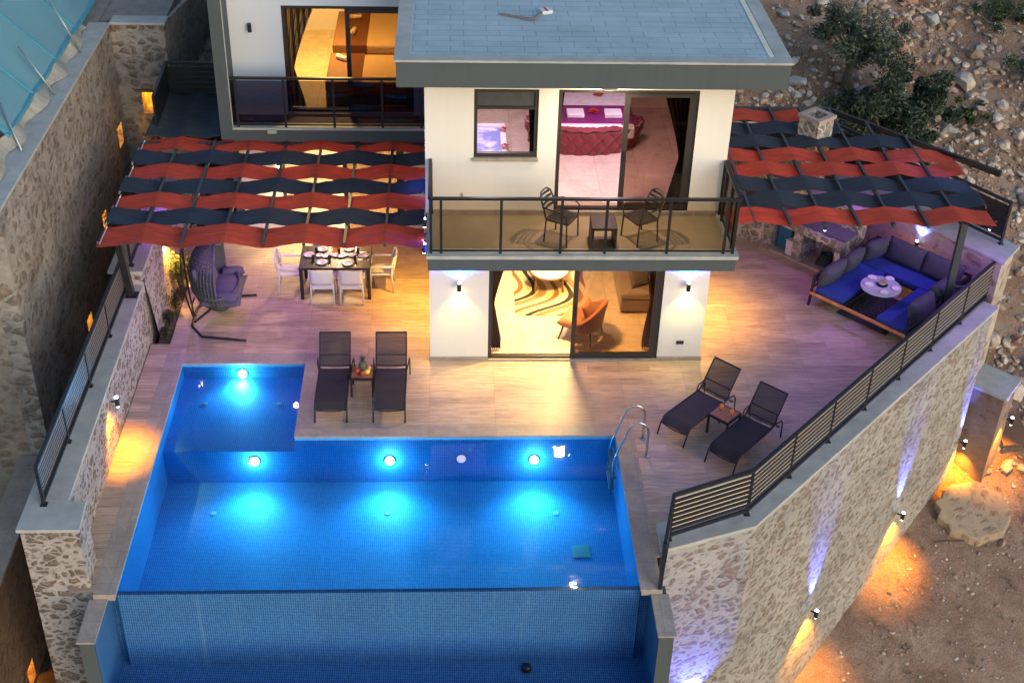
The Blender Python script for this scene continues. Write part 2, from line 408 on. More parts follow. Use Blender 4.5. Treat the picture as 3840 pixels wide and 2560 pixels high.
# ------------------------------------------------------------------ deck and pool
def flat(name, poly, z, mat, label):
    m = MB(); m.add([(x, y, z) for x, y in poly], [tuple(range(len(poly)))])
    o = m.build(name, mat)
    if o.data.polygons[0].normal.z < 0: o.data.flip_normals()
    return struct(o, label)
m = MB()
for poly in ([(-5.40,-6.15),(-5.03,-6.15),(-5.03,.56),(-5.40,.56)],
             [(-5.03,.25),(-2.03,.25),(-2.03,4.62),(-5.03,4.62)], [(-5.40,3.6),(-5.03,3.6),(-5.03,4.62),(-5.40,4.62)],
             [(-2.03,-2.01),(3.66,-2.01),(3.66,.25),(-2.03,.25)], [(-2.03,.25),(0.0,.25),(0.0,4.62),(-2.03,4.62)],
             [(3.66,-5.5),(5.3,-4.85),(8.6,-1.4),(8.6,.25),(3.66,.25)], [(8.6,-1.4),(11.9,2.1),(10.6,3.9),(8.6,3.9),(8.6,.25)],
             [(5.2,.25),(8.6,.25),(8.6,3.9),(10.6,3.9),(8.9,6.4),(5.2,6.4)]):
    m.add([(x, y, 0) for x, y in poly], [tuple(range(len(poly)))])
struct(m.build('terrace_floor', M_deck), 'wood look porcelain terrace floor around the pool')

WL = -.10                           # water level
FL = -1.05                          # (apparent) pool floor
pool = thing('swimming_pool', 'blue mosaic infinity pool with an l shaped outline and lit water', 'swimming pool', (-.7,-4,0))
def pbuild(m, name, mat, **k):
    return m.build(name, mat, **k)
m = MB()
XL, XM, XR, Y0, Y1, Y2 = -4.70, -2.36, 3.33, -.08, -2.34, -6.1
def quad(m, a, b, c, d): m.add([a, b, c, d], [(0, 1, 2, 3)])
SH = -.34
quad(m, (XL,Y0,0),(XM,Y0,0),(XM,Y0,SH),(XL,Y0,SH))
quad(m, (XM,Y0,0),(XM,Y1,0),(XM,Y1,SH),(XM,Y0,SH))
quad(m, (XL,Y0,SH),(XM,Y0,SH),(XM,Y1,SH),(XL,Y1,SH))
quad(m, (XL,Y1,SH),(XM,Y1,SH),(XM,Y1,FL),(XL,Y1,FL))
quad(m, (XM,Y1,0),(XR,Y1,0),(XR,Y1,FL),(XM,Y1,FL))
quad(m, (XL,Y0,0),(XL,Y1,0),(XL,Y1,SH),(XL,Y0,SH)); quad(m, (XL,Y1,0),(XL,Y2,0),(XL,Y2,FL),(XL,Y1,FL))
quad(m, (XR,Y1,0),(XR,Y2,0),(XR,Y2,FL),(XR,Y1,FL))
quad(m, (XL,Y1,FL),(XR,Y1,FL),(XR,Y2+.08,FL),(XL,Y2+.08,FL))
quad(m, (XL,Y2+.08,FL),(XR,Y2+.08,FL),(XR,Y2+.08,WL+.004),(XL,Y2+.08,WL+.004))
basin = m.build('basin', M_mosaic, pool); 
for o in (basin,): o.matrix_parent_inverse = Matrix.Translation((.7, 4, 0))
def P(m, name, mat, **k):
    o = m.build(name, mat, pool, **k); o.matrix_parent_inverse = Matrix.Translation((.7, 4, 0)); return o
m = MB()                                                      # overflow wall and its lower trough
BZ = -1.65
m.box(XL, XR, Y2, Y2+.076, BZ-.3, WL-.002)
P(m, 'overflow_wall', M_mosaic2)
m = MB(); quad(m, (-4.83,Y2+.17,BZ),(3.50,Y2+.17,BZ),(3.50,-7.05,BZ),(-4.83,-7.05,BZ))
quad(m, (-4.83,Y2+.18,-.12),(-4.83,-7.05,-.12),(-4.83,-7.05,BZ),(-4.83,Y2+.18,BZ)); quad(m, (3.50,Y2+.18,-.12),(3.50,-7.05,-.12),(3.50,-7.05,BZ),(3.50,Y2+.18,BZ))
quad(m, (-4.83,Y2+.15,0),(-4.695,Y2+.15,0),(-4.695,Y2+.15,BZ),(-4.83,Y2+.15,BZ)); quad(m, (3.325,Y2+.15,0),(3.50,Y2+.15,0),(3.50,Y2+.15,BZ),(3.325,Y2+.15,BZ))
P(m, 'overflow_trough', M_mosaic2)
m = MB()
m.box(-5.06, -4.835, -7.05, Y2+.1, -4.5, -.12); m.box(3.505, 3.735, -7.05, Y2+.1, -4.5, -.12); m.box(-4.835, 3.505, -7.25, -7.055, -4.5, -1.15)
P(m, 'trough_wall', M_dark)
for xa, xb in ((-5.09, -4.81), (3.48, 3.765)):
    m = MB(); m.box(xa, xb, -7.09, Y2-.10, -.116, -.085); P(m, 'trough_coping', M_coping, bevel=.006)
m = MB(); t = .035; e = .012
for a in ((-5.03,-4.70+e,-6.2,.25),( -4.70+e,-2.03,-.08-e,.25),(-2.36-e,-2.03,-2.01,-.08-e),(-2.36-e,3.33-e,-2.34-e,-2.01),(3.33-e,3.66,-6.2,-2.01)):
    m.box(*a, -t, .002)
P(m, 'coping', M_coping, bevel=.004)
for xa, xb, yb in ((-5.03, -4.705, 0), (3.335, 3.66, -2.1)):
    m = MB(); m.box(xa, xb, -5.94, yb, -4.6, -.036); m.box(xa, xb, -6.2, -5.942, -.118, -.036); P(m, 'pool_shell', M_coping)
# inlets, drain, outlet
m_in = simple('inlet_plastic', (.25, .62, .58), .4, 0, .05, 5, 0)
for (x, y) in ((-3.76,-3.18),(-.72,-3.21),(2.25,-3.24),(-.7,-5.13),(2.28,-5.14),(-3.67,-5.1)):
    P(MB().lathe([(.055,0),(.055,.012),(.03,.018),(.012,.018)], (x, y, FL), 16), 'floor_inlet', m_in)
for (x, y) in ((-4.17,-.93),(-2.8,-.94)):
    P(MB().lathe([(.05,0),(.05,.012),(.03,.018),(.012,.018)], (x, y, SH), 16), 'floor_inlet', m_in)
m = MB(); m.box(2.47, 2.77, -4.37, -4.07, FL+.002, FL+.012)
for i in range(9): m.box(2.485+i*.031, 2.5+i*.031, -4.36, -4.08, FL+.012, FL+.022)
P(m, 'drain_grate', m_in)
P(MB().tube([(.74, Y1, -.30), (.74, Y1-.02, -.30)], .04, 14), 'wall_inlet', m_in)
P(MB().lathe([(.02,0),(.075,.01),(.085,.05),(.07,.10),(.02,.12)], (1.60,-6.30,BZ), 16), 'suction_valve', M_metal, smooth=True)
M_plamp = emit('pool_lamp_glow', (.62, .92, 1.0), 14); M_plamp2 = emit('pool_lamp_dim', (.55, .45, 1.0), .8)
def pool_lamp(x, y, z, on=True):
    P(MB().tube([(x, y, z), (x, y-.03, z)], .10, 24), 'lamp_rim', M_steel)
    g = P(MB().tube([(x, y-.028, z), (x, y-.045, z)], .08, 24), 'underwater_lamp', M_plamp if on else M_plamp2, smooth=False)
    if on:
        for l in (light('SPOT', (x, y-.12, z), 125, (.05, .52, .95), None, .15, (x, y-1, z-.16), 140, 1.0, name='pool_light'), light('POINT', (x, y-.20, z), 9, (.25, .75, 1.0), None, .06, name='pool_halo')):
            l.parent = pool; l.matrix_parent_inverse = Matrix.Translation((.7, 4, 0))
for x in (-3.10, -.70, 1.89): pool_lamp(x, Y1, -.54)
pool_lamp(-3.58, Y0, -.235); pool_lamp(.58, Y1, -.5, False)
# water surface
k = NB('pool_water'); tr = k.new('BsdfTransparent'); gl = k.new('BsdfGlossy'); mx = k.new('MixShader'); fr = k.new('Fresnel'); fr.inputs[0].default_value = 1.33
tr.inputs[0].default_value = (.72, .93, 1, 1); gl.inputs['Roughness'].default_value = .03
bmp = k.new('Bump'); bmp.inputs['Strength'].default_value = .15; bmp.inputs['Distance'].default_value = .02
k.link(k.noise(k.coord(), 2.2, 3), bmp.inputs['Height']); k.link(bmp.outputs[0], gl.inputs['Normal'])
k.link(fr.outputs[0], mx.inputs[0]); k.link(tr.outputs[0], mx.inputs[1]); k.link(gl.outputs[0], mx.inputs[2]); k.link(mx.outputs[0], k.out.inputs[0])
flat('pool_water', [(XL+.002,Y2-.004),(XR-.002,Y2-.004),(XR-.002,Y1-.002),(XM-.002,Y1-.002),(XM-.002,Y0-.002),(XL+.002,Y0-.002)], WL+.012, k.m, 'clear blue water of the pool')

# pool ladder
lad = thing('pool_ladder', 'chrome pool ladder with curved hand rails at the right edge', 'ladder', (3.5,-2.75,0))
for yy in (-2.45, -2.95):
    pts = [(3.80,yy,.0),(3.80,yy,.38)]
    for i in range(9):
        a = pi*i/8*.9; pts.append((3.62+.18*cos(a), yy, .52+.22*sin(a)))
    pts += [(3.30,yy,.12),(3.24,yy,-.1),(3.24,yy,-.85)]
    o = MB().tube([(x-3.5, y+2.75, z) for x, y, z in pts], .021, 12).build('hand_rail', M_steel, lad, smooth=True)
    MB().lathe([(.05,0),(.05,.012),(.03,.022)], (.30, yy+2.75, 0.003), 16).build('rail_flange', M_steel, lad)
for z in (-.28, -.52, -.76):
    MB().box(-.30, -.20, -.2, .3, z, z+.03).build('step', simple('step_plastic', (.55,.45,.42), .5), lad, bevel=.006)

# ------------------------------------------------------------------ villa
villa = thing('villa', 'white two storey villa with dark grey roof edge and balcony', 'house', (0, 0, 0))
def V(m, name, mat, parent=None, **k): return m.build(name, mat, parent or villa, **k)
V(holed_wall('y', 0, .2, 0, 5.2, 0, 2.79, [(1.10, 4.36, 0.02, 2.45)]), 'front_wall', M_render)
V(MB().box(0, .2, .2, 9, 0, 2.79), 'side_wall', M_render); V(MB().box(5.0, 5.2, .2, 9, 0, 2.79), 'side_wall', M_render)
m = MB(); m.box(-.02, 1.10, -.025, 0, 0, .09); m.box(4.36, 5.22, -.025, 0, 0, .09); m.box(-.02, 0, 0, 4.55, 0, .09); m.box(5.2, 5.22, 0, 6.3, 0, .09)
V(m, 'skirting', M_coping)
M_floor_in = marble_tile('living_floor', (.56, .46, .36), (.70, .60, .48), .6, .6, .2)
V(MB().box(.2, 5.0, .02, 6.6, .0, .02), 'room_floor', M_floor_in)
M_in = simple('room_paint', (.72, .62, .50), .8, 0, .03, 3, 0)
V(MB().box(.2, 5.0, 6.6, 6.7, 0, 2.79), 'room_wall', M_in)
# balcony slab
sl = V(MB().box(0, 5.35, -1.20, 0.34, 2.72, 2.965), 'balcony_slab', M_dark)
m = MB(); m.box(-.03, 5.38, -1.24, -1.04, 2.965, 3.03); m.box(-.03, .12, -1.04, .34, 2.965, 3.03); m.box(5.23, 5.38, -1.04, .34, 2.965, 3.03)
V(m, 'slab_cap', M_cap, sl, bevel=.006)
V(MB().box(.12, 5.23, -1.04, .34, 2.965, 2.985), 'balcony_floor', simple('balcony_tile', (.42, .34, .22), .6, 0, .12, 1.5, .1, .003, 30), sl)
V(MB().box(-.06, 5.32, .34, 9, 2.79, 3.0), 'floor_slab', M_dark)
V(holed_wall('y', .344, .53, -.056, 5.32, 3.0, 5.75, [(.80, 1.92, 4.13, 5.42), (2.26, 4.71, 3.06, 5.42)]), 'front_wall', M_render, label='upper storey front wall with window and sliding door')
V(MB().box(-.056, .13, .53, 9, 3.0, 5.75), 'side_wall', M_render); V(MB().box(5.13, 5.32, .53, 9, 3.0, 5.75), 'side_wall', M_render)
m = MB(); m.box(.0, 2.26, .32, .344, 2.985, 3.08); m.box(4.71, 5.3, .32, .344, 2.985, 3.08); V(m, 'skirting', M_coping)
M_bfloor = marble_tile('bedroom_floor', (.55, .43, .38), (.70, .58, .52), .8, .8, .22)
V(MB().box(.13, 5.13, .36, 6.2, 3.0, 3.02), 'room_floor', M_bfloor)
V(MB().box(2.06, 2.14, .53, 6.2, 3.02, 5.75), 'partition_wall', M_in)
V(MB().box(.13, 5.13, 5.0, 5.1, 3.02, 5.75), 'room_wall', M_in)
# roof
rf = V(MB().box(-.50, 6.03, -.40, 9.5, 5.76, 6.205), 'roof', M_dark)
m = MB(); m.box(-.53, 6.06, -.43, -.17, 6.205, 6.245); m.box(-.53, -.27, -.17, 9.5, 6.205, 6.245); m.box(5.80, 6.06, -.17, 9.5, 6.205, 6.245)
V(m, 'roof_coping', M_cap, rf, bevel=.005)
k = NB('roof_tiles'); v = k.coord()
br = k.new('TexBrick'); br.offset = .37; br.offset_frequency = 2
br.inputs['Scale'].default_value = 1; br.inputs['Brick Width'].default_value = .62; br.inputs['Row Height'].default_value = .245; br.inputs['Mortar Size'].default_value = .007
br.inputs['Color1'].default_value = (.33, .43, .46, 1); br.inputs['Color2'].default_value = (.37, .47, .50, 1); br.inputs['Mortar'].default_value = (.20, .27, .30, 1); k.link(v, br.inputs['Vector'])
dn = k.noise(v, 1.2, 7, .7); sp = k.noise(v, 7, 3, .5)
c = k.mix(1.0, br.outputs['Color'], k.ramp(dn, [(.25, (.8,.8,.8)), (.6, (1.05,1.05,1.05))]), 'MULTIPLY')
c = k.mix(k.ramp(sp, [(.73, (0,0,0)), (.77, (.5,.5,.5))]), c, (.10, .13, .14))
k.color(c); k.rough(.7); k.bump(br.outputs['Fac'], -.3, .004)
V(MB().box(-.27, 5.80, -.17, 9.5, 6.205, 6.222), 'roof_tiles', k.m, rf)
V(MB().box(5.70, 5.795, -.14, 9.5, 6.222, 6.236), 'roof_trim', simple('cream_trim', (.66,.64,.50), .6), rf)
# left block
lb = MB()
V(holed_wall('y', 4.55, 4.75, -4.05, -.06, 3.0, 5.9, [(-2.95, -.36, 3.07, 5.33)]), 'front_wall', plaster('blue_lit_render', (.60,.65,.70), (.59,.635,.685)), label='recessed wall of the left block above the pergola')  # white wall with the bluish light on it put into the render colour
V(MB().box(-4.25, -4.0, 3.88, 4.75, 2.75, 5.9), 'side_fin', M_dark); V(MB().box(-4.25, -4.05, 4.75, 11, 0, 5.9), 'side_wall', M_dark)
V(MB().box(-4.003, -3.985, 3.87, 3.885, 3.03, 5.9), 'fin_trim', M_cap)
s2 = V(MB().box(-4.0, -.058, 3.88, 4.55, 2.72, 2.99), 'balcony_slab', M_dark)
m = MB(); m.box(-4.0, -.06, 3.84, 4.0, 2.99, 3.035); V(m, 'slab_cap', M_cap, s2)
V(MB().box(-3.30, -3.12, 3.80, 3.88, 2.93, 3.0), 'water_spout', M_cap, s2)
V(MB().box(-4.0, -.058, 4.0, 4.55, 2.99, 3.005), 'balcony_floor', simple('balcony_tile_dark', (.16,.13,.12), .6), s2)
V(holed_wall('y', 4.62, 4.8, -4.05, 0, 0, 2.72, [(-3.2, -.6, .02, 2.3)]), 'front_wall', M_render, label='ground floor wall under the left pergola')
V(MB().box(-4.05, -.06, 4.75, 10.5, 2.75, 3.0), 'floor_slab', M_dark)
M_lufloor = marble_tile('left_bedroom_floor', (.55, .40, .2), (.70, .52, .28), .8, .8, .25)
V(MB().box(-4.05, -.06, 4.6, 10.3, 3.0, 3.02), 'room_floor', M_lufloor)
V(MB().box(-4.05, -.06, 9.3, 9.4, 3.02, 5.9), 'room_wall', M_in); V(MB().box(-.14, -.058, 4.75, 9.3, 3.02, 5.9), 'room_wall', M_in)
V(MB().box(-4.25, -.54, 4.5, 10.5, 5.9, 6.1), 'roof_slab', M_dark)
V(MB().box(-4.05, 0, 4.62, 9.3, -.02, .004), 'room_floor', M_floor_in); V(MB().box(-4.05, 0, 8, 8.1, 0.01, 2.72), 'room_wall', M_in)

M_frame = simple('bronze_frame', (.035, .030, .030), .45, .2, .1, 4, 0)
def sliding_door(x0, x1, z0, z1, y, mid, name='sliding_door', tint=M_glass_d, lab=None):
    w = .07; d = .09
    m = MB(); m.box(x0, x0+w, y, y+d, z0, z1); m.box(x1-w, x1, y, y+d, z0, z1); m.box(x0+w, x1-w, y, y+d, z1-w, z1); m.box(x0+w, x1-w, y, y+d, z0, z0+.05)
    fr_ = V(m, name, M_frame, label=lab)
    m = MB(); pw = .09; y2 = y-.03
    m.box(mid, mid+pw, y2, y+.035, z0+.055, z1-w); m.box(x1-w-pw, x1-w, y2, y+.035, z0+.055, z1-w); m.box(mid+pw, x1-w-pw, y2, y+.035, z1-w-.07, z1-w); m.box(mid+pw, x1-w-pw, y2, y+.035, z0+.055, z0+.14)
    pn = V(m, 'door_leaf', M_frame, fr_)
    V(MB().box(mid+pw, x1-w-pw, y-.005, y+.003, z0+.14, z1-w-.07), 'glass_pane', tint, fr_)
    V(MB().box(mid+.03, mid+.06, y2-.03, y2, z0+1.0, z0+1.2), 'handle', M_metal, fr_)
sliding_door(1.10, 4.36, .02, 2.45, .02, 2.68, lab='wide bronze framed living room door, left half open')
sliding_door(2.26, 4.71, 3.06, 5.42, .38, 3.42, lab='bedroom sliding door onto the front balcony')
sliding_door(-2.95, -.36, 3.07, 5.33, 4.58, -1.70, lab='sliding door onto the left balcony')
V(MB().box(1.10, 4.36, -.03, .02, 0.0, .035), 'door_sill', M_coping)
V(MB().box(2.26, 4.71, .31, .38, 2.985, 3.055), 'door_sill', M_coping)
V(MB().box(-2.95, -.36, 4.50, 4.55, 3.005, 3.06), 'door_sill', M_coping)
sliding_door(-3.2, -.6, .02, 2.3, 4.64, -1.9, lab='kitchen door under the left pergola')
# window
m = MB(); x0, x1, z0, z1, y = .80, 1.92, 4.13, 5.42, .36
m.box(x0, x0+.06, y, y+.08, z0, z1); m.box(x1-.06, x1, y, y+.08, z0, z1); m.box(x0+.06, x1-.06, y, y+.08, z1-.06, z1); m.box(x0+.06, x1-.06, y, y+.08, z0, z0+.07); m.box(x0+.06, x1-.06, y, y+.08, 5.04, 5.09)
win = V(m, 'window', M_frame)
V(MB().box(x0+.06, x1-.06, y+.035, y+.045, 5.09, z1-.06), 'shutter_panel', simple('blind_panel', (.05,.055,.06), .6), win)
V(MB().box(x0+.06, x1-.06, y+.035, y+.04, z0+.07, 5.04), 'glass_pane', M_glass, win)
V(MB().box(.78, 1.94, .29, .36, 4.07, 4.13), 'window_sill', M_coping, win, bevel=.005)
V(MB().box(4.71, 4.85, -.022, -.0, .38, .45), 'wall_socket', M_frame)
V(MB().tube([(.6, .345, 3.42), (.6, .31, 3.42), (.6, .31, 3.36)], .012, 8), 'wall_tap', M_steel)

# balcony railings
def glass_rail(name, paths, posts, z0, z1, parent, tint, lab):
    m = MB()
    for a, b in paths: m.bar((*a, z1), (*b, z1), .055, .05)
    r = V(m, name, M_metal, parent, label=lab)
    m = MB()
    for a, b in paths: m.bar((*a, z0+.05), (*b, z0+.05), .03, .03)
    V(m, 'bottom_rail', M_metal, r)
    for p in posts: V(MB().bar((*p, z0), (*p, z1-.025), .045, .045), 'post', M_metal, r)
    for a, b in paths: V(MB().bar((*a, (z0+z1)/2+.02), (*b, (z0+z1)/2+.02), .008, z1-z0-.14), 'glass_panel', tint, r)
glass_rail('balcony_railing', [((.04,-1.12),(5.30,-1.12)), ((.04,-1.12),(.04,.33)), ((5.30,-1.12),(5.30,.33))],
    [(.055,-1.12),(.23,-1.12),(1.25,-1.12),(2.28,-1.12),(3.05,-1.12),(4.13,-1.12),(5.12,-1.12),(5.285,-1.12),(5.29,-.95),(5.29,-.5),(5.29,.05),(.05,.29),(5.29,.29)], 3.03, 4.08, sl, M_glass_b, 'dark railing with bronze glass along the front balcony')
glass_rail('balcony_railing', [((-3.98,3.90),(-.10,3.90))], [(-3.88,3.90),(-2.93,3.90),(-1.95,3.90),(-.98,3.90),(-.2,3.90)], 3.035, 4.08, s2, M_glass_g, 'railing with smoked glass along the left balcony')

# ------------------------------------------------------------------ wall lamps
M_lb = emit('blue_lens', (.45, .55, 1.0), 25); M_lw = emit('warm_lens', (1, .8, .45), 25)
def wall_lamp(loc, out, label, eb=14, ew=14, warm=YEL, on=True, group=None, blue=BLUE, spot=95, off=.09, upspot=None):
    """cylinder lamp fixed on a wall; out = direction away from the wall"""
    o = Vector((out[0], out[1], 0)).normalized(); t = thing('wall_lamp', label, 'wall lamp', loc, 0, group)
    MB().tube([(0,0,0), tuple(o*off)], .018, 8).build('bracket', M_metal, t)
    c = o*off
    MB().tube([(c.x, c.y, -.085), (c.x, c.y, .085)], .04, 16).build('lamp_body', M_metal, t)
    if on:
        MB().lathe([(.034,0),(.03,.012),(.01,.018)], (c.x, c.y, .086), 14).build('upper_lens', M_lb, t)
        MB().lathe([(.01,-.018),(.03,-.012),(.034,0)], (c.x, c.y, -.086), 14).build('lower_lens', M_lw, t)
        light('SPOT', (c.x, c.y, .12), eb, blue, t, .02, (c.x-o.x*.2, c.y-o.y*.2, 1), upspot or spot, .9, name='up_light')
        light('SPOT', (c.x, c.y, -.12), ew, warm, t, .02, (c.x-o.x*.08, c.y-o.y*.08, -1), spot, .9, name='down_light')
    return t
wall_lamp((.55, 0, 1.72), (0,-1), 'lit lamp left of the living room door, blue above and yellow below', 420, 46, (1,.78,.13), blue=(.0,.03,1), upspot=150, off=.12)
wall_lamp((4.80, 0, 1.72), (0,-1), 'lit lamp right of the living room door, above the socket', 420, 46, (1,.78,.13), blue=(.0,.03,1), upspot=150, off=.12)
wall_lamp((0, 1.9, 1.95), (-1,0), 'warm lamp on the house wall facing the dining table', 60, 290, WARM, spot=120, off=.12)
wall_lamp((5.2, 1.7, 1.95), (1,0), 'warm lamp on the house wall facing the sofa', 60, 320, WARM, spot=120, off=.12)
wall_lamp((0, -.02, 2.50), (-1,-.2), 'blue lamp at the house corner beside the pergola end', 25, 25, BLUE)
wall_lamp((-3.58, 4.55, 4.9), (0,-1), 'unlit black lamp on the upper left wall', on=False)
wall_lamp((-3.24, 4.62, 1.95), (0,-1), 'lamp on the back wall under the left pergola', 60, 150, YEL)
wall_lamp((-5.31, -2.75, 1.08), (1,0), 'lamp on the garden wall beside the pool', 90, 190, (1,.34,.015), spot=95, upspot=40)
wall_lamp((-5.38, 2.55, 1.25), (1,0), 'lamp on the garden wall behind the planting bed', 20, 160, WARM, spot=110, upspot=50)

# ------------------------------------------------------------------ garden wall on the left and its railing
gw = thing('garden_wall', 'pale rubble garden wall with flat cap along the left of the pool', 'wall', (-5.6,-2,0))
def GW(m, name, mat, **k):
    o = m.build(name, mat, gw, **k); o.matrix_parent_inverse = Matrix.Translation((5.6, 2, 0)); return o
m = MB()
m.add([(-5.93,-5.45,-4),(-5.28,-5.45,-4),(-5.26,.80,-4),(-5.93,.80,-4),(-5.93,-5.45,1.14),(-5.40,-5.45,1.14),(-5.46,.80,1.14),(-5.93,.80,1.14)], [(0,1,2,3),(4,5,6,7),(0,1,5,4),(1,2,6,5),(2,3,7,6),(3,0,4,7)])
m.box(-5.93, -5.43, .80, 6.6, -4, 1.44)
m.add([(-5.26,.8,0),(-5.24,6.6,0),(-5.43,6.6,1.44),(-5.43,.8,1.44)], [(0,1,2,3)])
m.add([(-5.95,-6.04,-4),(-5.03,-6.04,-4),(-5.03,-5.45,-4),(-5.95,-5.45,-4),(-5.95,-6.04,1.14),(-5.10,-6.04,1.14),(-5.14,-5.45,1.14),(-5.95,-5.45,1.14)], [(0,1,2,3),(4,5,6,7),(0,1,5,4),(1,2,6,5),(2,3,7,6),(3,0,4,7)])
GW(m, 'wall', M_wallstone_in)
m = MB(); m.prism([(-6.0,-5.43),(-5.38,-5.43),(-5.44,.80),(-6.0,.80)], 1.14, 1.20); m.prism([(-6.0,-6.07),(-5.07,-6.07),(-5.11,-5.43),(-6.0,-5.43)], 1.14, 1.20)
m.box(-6.07, -5.41, .78, 6.62, 1.44, 1.50)
GW(m, 'cap', M_cap, bevel=.008)
def slat_rail(name, label, segs, n=7, posts=None, dark=True, solid=False):
    """segs: list of ((x,y,z),(x,y,z),h)"""
    a0 = segs[0][0]; t = thing(name, label, 'railing', a0); O = Vector(a0); mi = Matrix.Translation(-O)
    tr_, sl_, pl_ = MB(), MB(), MB(); ps = []
    for a, b, h in segs:
        a = Vector(a); b = Vector(b); L = (b-a).length; up = Vector((0, 0, 1))
        tr_.bar(a+up*h, b+up*h, .06, .05); tr_.bar(a+up*.09, b+up*.09, .05, .05)
        for i in range(n):
            z = .16 + (h-.24)*(i+.5)/n
            sl_.bar(a+up*z, b+up*z, .025, (h-.24)/n*(.70 if not solid else .9))
            if not solid: pl_.bar(a+up*(z+(h-.24)/n*.5), b+up*(z+(h-.24)/n*.5), .02, (h-.24)/n*.20)
        k = max(1, round(L/1.35))
        for i in range(k+1): ps.append((a+(b-a)*(i/k), h))
    tr_.xform(mi).build('rail_frame', M_metal, t); sl_.xform(mi).build('slats', M_metal, t)
    if not solid: pl_.xform(mi).build('light_slats', M_slat, t)
    done = []
    for p, h in ps:
        if any((p-q).length < .1 for q in done): continue
        done.append(p); q = p-O
        MB().bar(q, q+Vector((0,0,h+.02)), .05, .05).box(q.x-.05, q.x+.05, q.y-.05, q.y+.05, q.z, q.z+.012).build('post', M_metal, t)
    return t
slat_rail('slat_railing', 'dark horizontal slat railing on the garden wall left of the pool', [((-5.72,-5.5,1.2),(-5.70,.55,1.2),.72)])
slat_rail('slat_railing', 'slat railing on the taller wall behind the left pergola post', [((-5.66,1.0,1.5),(-5.66,4.4,1.5),.8)])
# neighbour's walls beyond the alley
nb = thing('neighbour_wall', 'tall weathered rubble retaining wall across the alley with glowing niches', 'wall', (-7.2, 3, 0))
def NBW(m, name, mat, **k):
    o = m.build(name, mat, nb, **k); o.matrix_parent_inverse = Matrix.Translation((7.2, -3, 0)); return o
NBW(holed_wall('x', -7.35, -7.0, -1.45, 7.1, -4, 3.94, [(6.42, 6.85, 1.3, 1.78), (4.2, 4.56, .38, .80), (1.98, 2.36, -.85, -.4)]), 'wall', M_darkstone)
NBW(MB().box(-12, -7.35, -1.45, -1.1, -4, 3.94), 'end_wall', stone_mat('sandy_rubble', (.33, .29, .23), [(.22,.17,.12), (.25,.15,.09), (.28,.22,.16)], 2.6, .5))
NBW(MB().box(-7.44, -6.98, -1.5, 7.06, 3.94, 4.0), 'cap', M_cap, bevel=.01)
M_niche = emit('niche_glow', (1, .42, .02), 1.6)
def niche(parentf, box, lightpos, e=6):
    parentf(box, 'niche', simple('niche_plaster', (.7,.5,.25), .9))
    l = light('POINT', lightpos, e, (1, .42, .03), None, .04, name='niche_light'); return l
for (y0, y1, z0, z1) in ((6.42,6.85,1.3,1.78),(4.2,4.56,.38,.80),(1.98,2.36,-.85,-.4)):
    m = MB(); m.box(-7.62, -7.352, y0-.02, y1+.02, z0-.02, z1+.02); m.f = [f for i, f in enumerate(m.f) if i != 3]
    NBW(m, 'niche', simple('niche_plaster', (.75,.55,.28), .9))
    l = light('POINT', (-7.3, (y0+y1)/2, z1-.1), 9, (1, .42, .03), None, .04, name='niche_light'); l.parent = nb; l.matrix_parent_inverse = Matrix.Translation((7.2, -3, 0))
ew = thing('end_wall', 'weathered rubble wall closing the alley with a glowing niche', 'wall', (-6.4, 7.2, 0))
def EW(m, name, mat, **k):
    o = m.build(name, mat, ew, **k); o.matrix_parent_inverse = Matrix.Translation((6.4, -7.2, 0)); return o
EW(holed_wall('y', 7.1, 7.45, -7.0, -5.84, -4, 3.94, [(-6.52, -6.15, 1.86, 2.40)]), 'wall', M_darkstone)
m = MB(); m.prism([(-5.84,7.1),(-5.84,7.45),(-5.2,12),(-4.9,12)], -1, 3.98); EW(m, 'return_wall', M_darkstone)
m = MB(); m.box(-7.0, -5.80, 7.06, 7.5, 3.94, 4.0); EW(m, 'cap', M_cap, bevel=.01)
m = MB(); m.box(-6.54, -6.13, 7.452, 7.75, 1.84, 2.42); m.f = [f for i, f in enumerate(m.f) if i != 2]; EW(m, 'niche', simple('niche_plaster', (.75,.55,.28), .9))
EW(MB().box(-6.62, -6.05, 7.02, 7.1, 2.40, 2.45), 'niche_lintel', M_browntone)
l = light('POINT', (-6.33, 7.40, 2.3), 9, (1, .42, .03), None, .04, name='niche_light'); l.parent = ew; l.matrix_parent_inverse = Matrix.Translation((6.4, -7.2, 0))
lw = thing('lower_wall', 'lower capped rubble wall at the far left below the garden wall', 'wall', (-7.2, -4, -1.1))
def LW(m, name, mat, **k):
    o = m.build(name, mat, lw, **k); o.matrix_parent_inverse = Matrix.Translation((7.2, 4, 1.1)); return o
LW(holed_wall('x', -7.35, -7.02, -9, -1.46, -5, -1.16, [(-4.62, -4.28, -3.85, -3.42)]), 'wall', M_browntone)
m = MB(); m.box(-7.6, -7.352, -4.64, -4.26, -3.87, -3.40); m.f = [f for i, f in enumerate(m.f) if i != 3]; LW(m, 'niche', simple('niche_plaster', (.75,.55,.28), .9))
l = light('POINT', (-7.3, -4.45, -3.55), 12, (1, .42, .03), None, .04, name='niche_light'); l.parent = lw; l.matrix_parent_inverse = Matrix.Translation((7.2, 4, 1.1))
LW(MB().box(-7.55, -7.0, -9, -1.46, -1.16, -1.1), 'cap', M_coping, bevel=.01)
flat('alley_floor', [(-7.0,-9),(-5.9,-9),(-5.9,7.1),(-7.0,7.1)], -3.88, M_soil, 'dark earth alley between the walls')
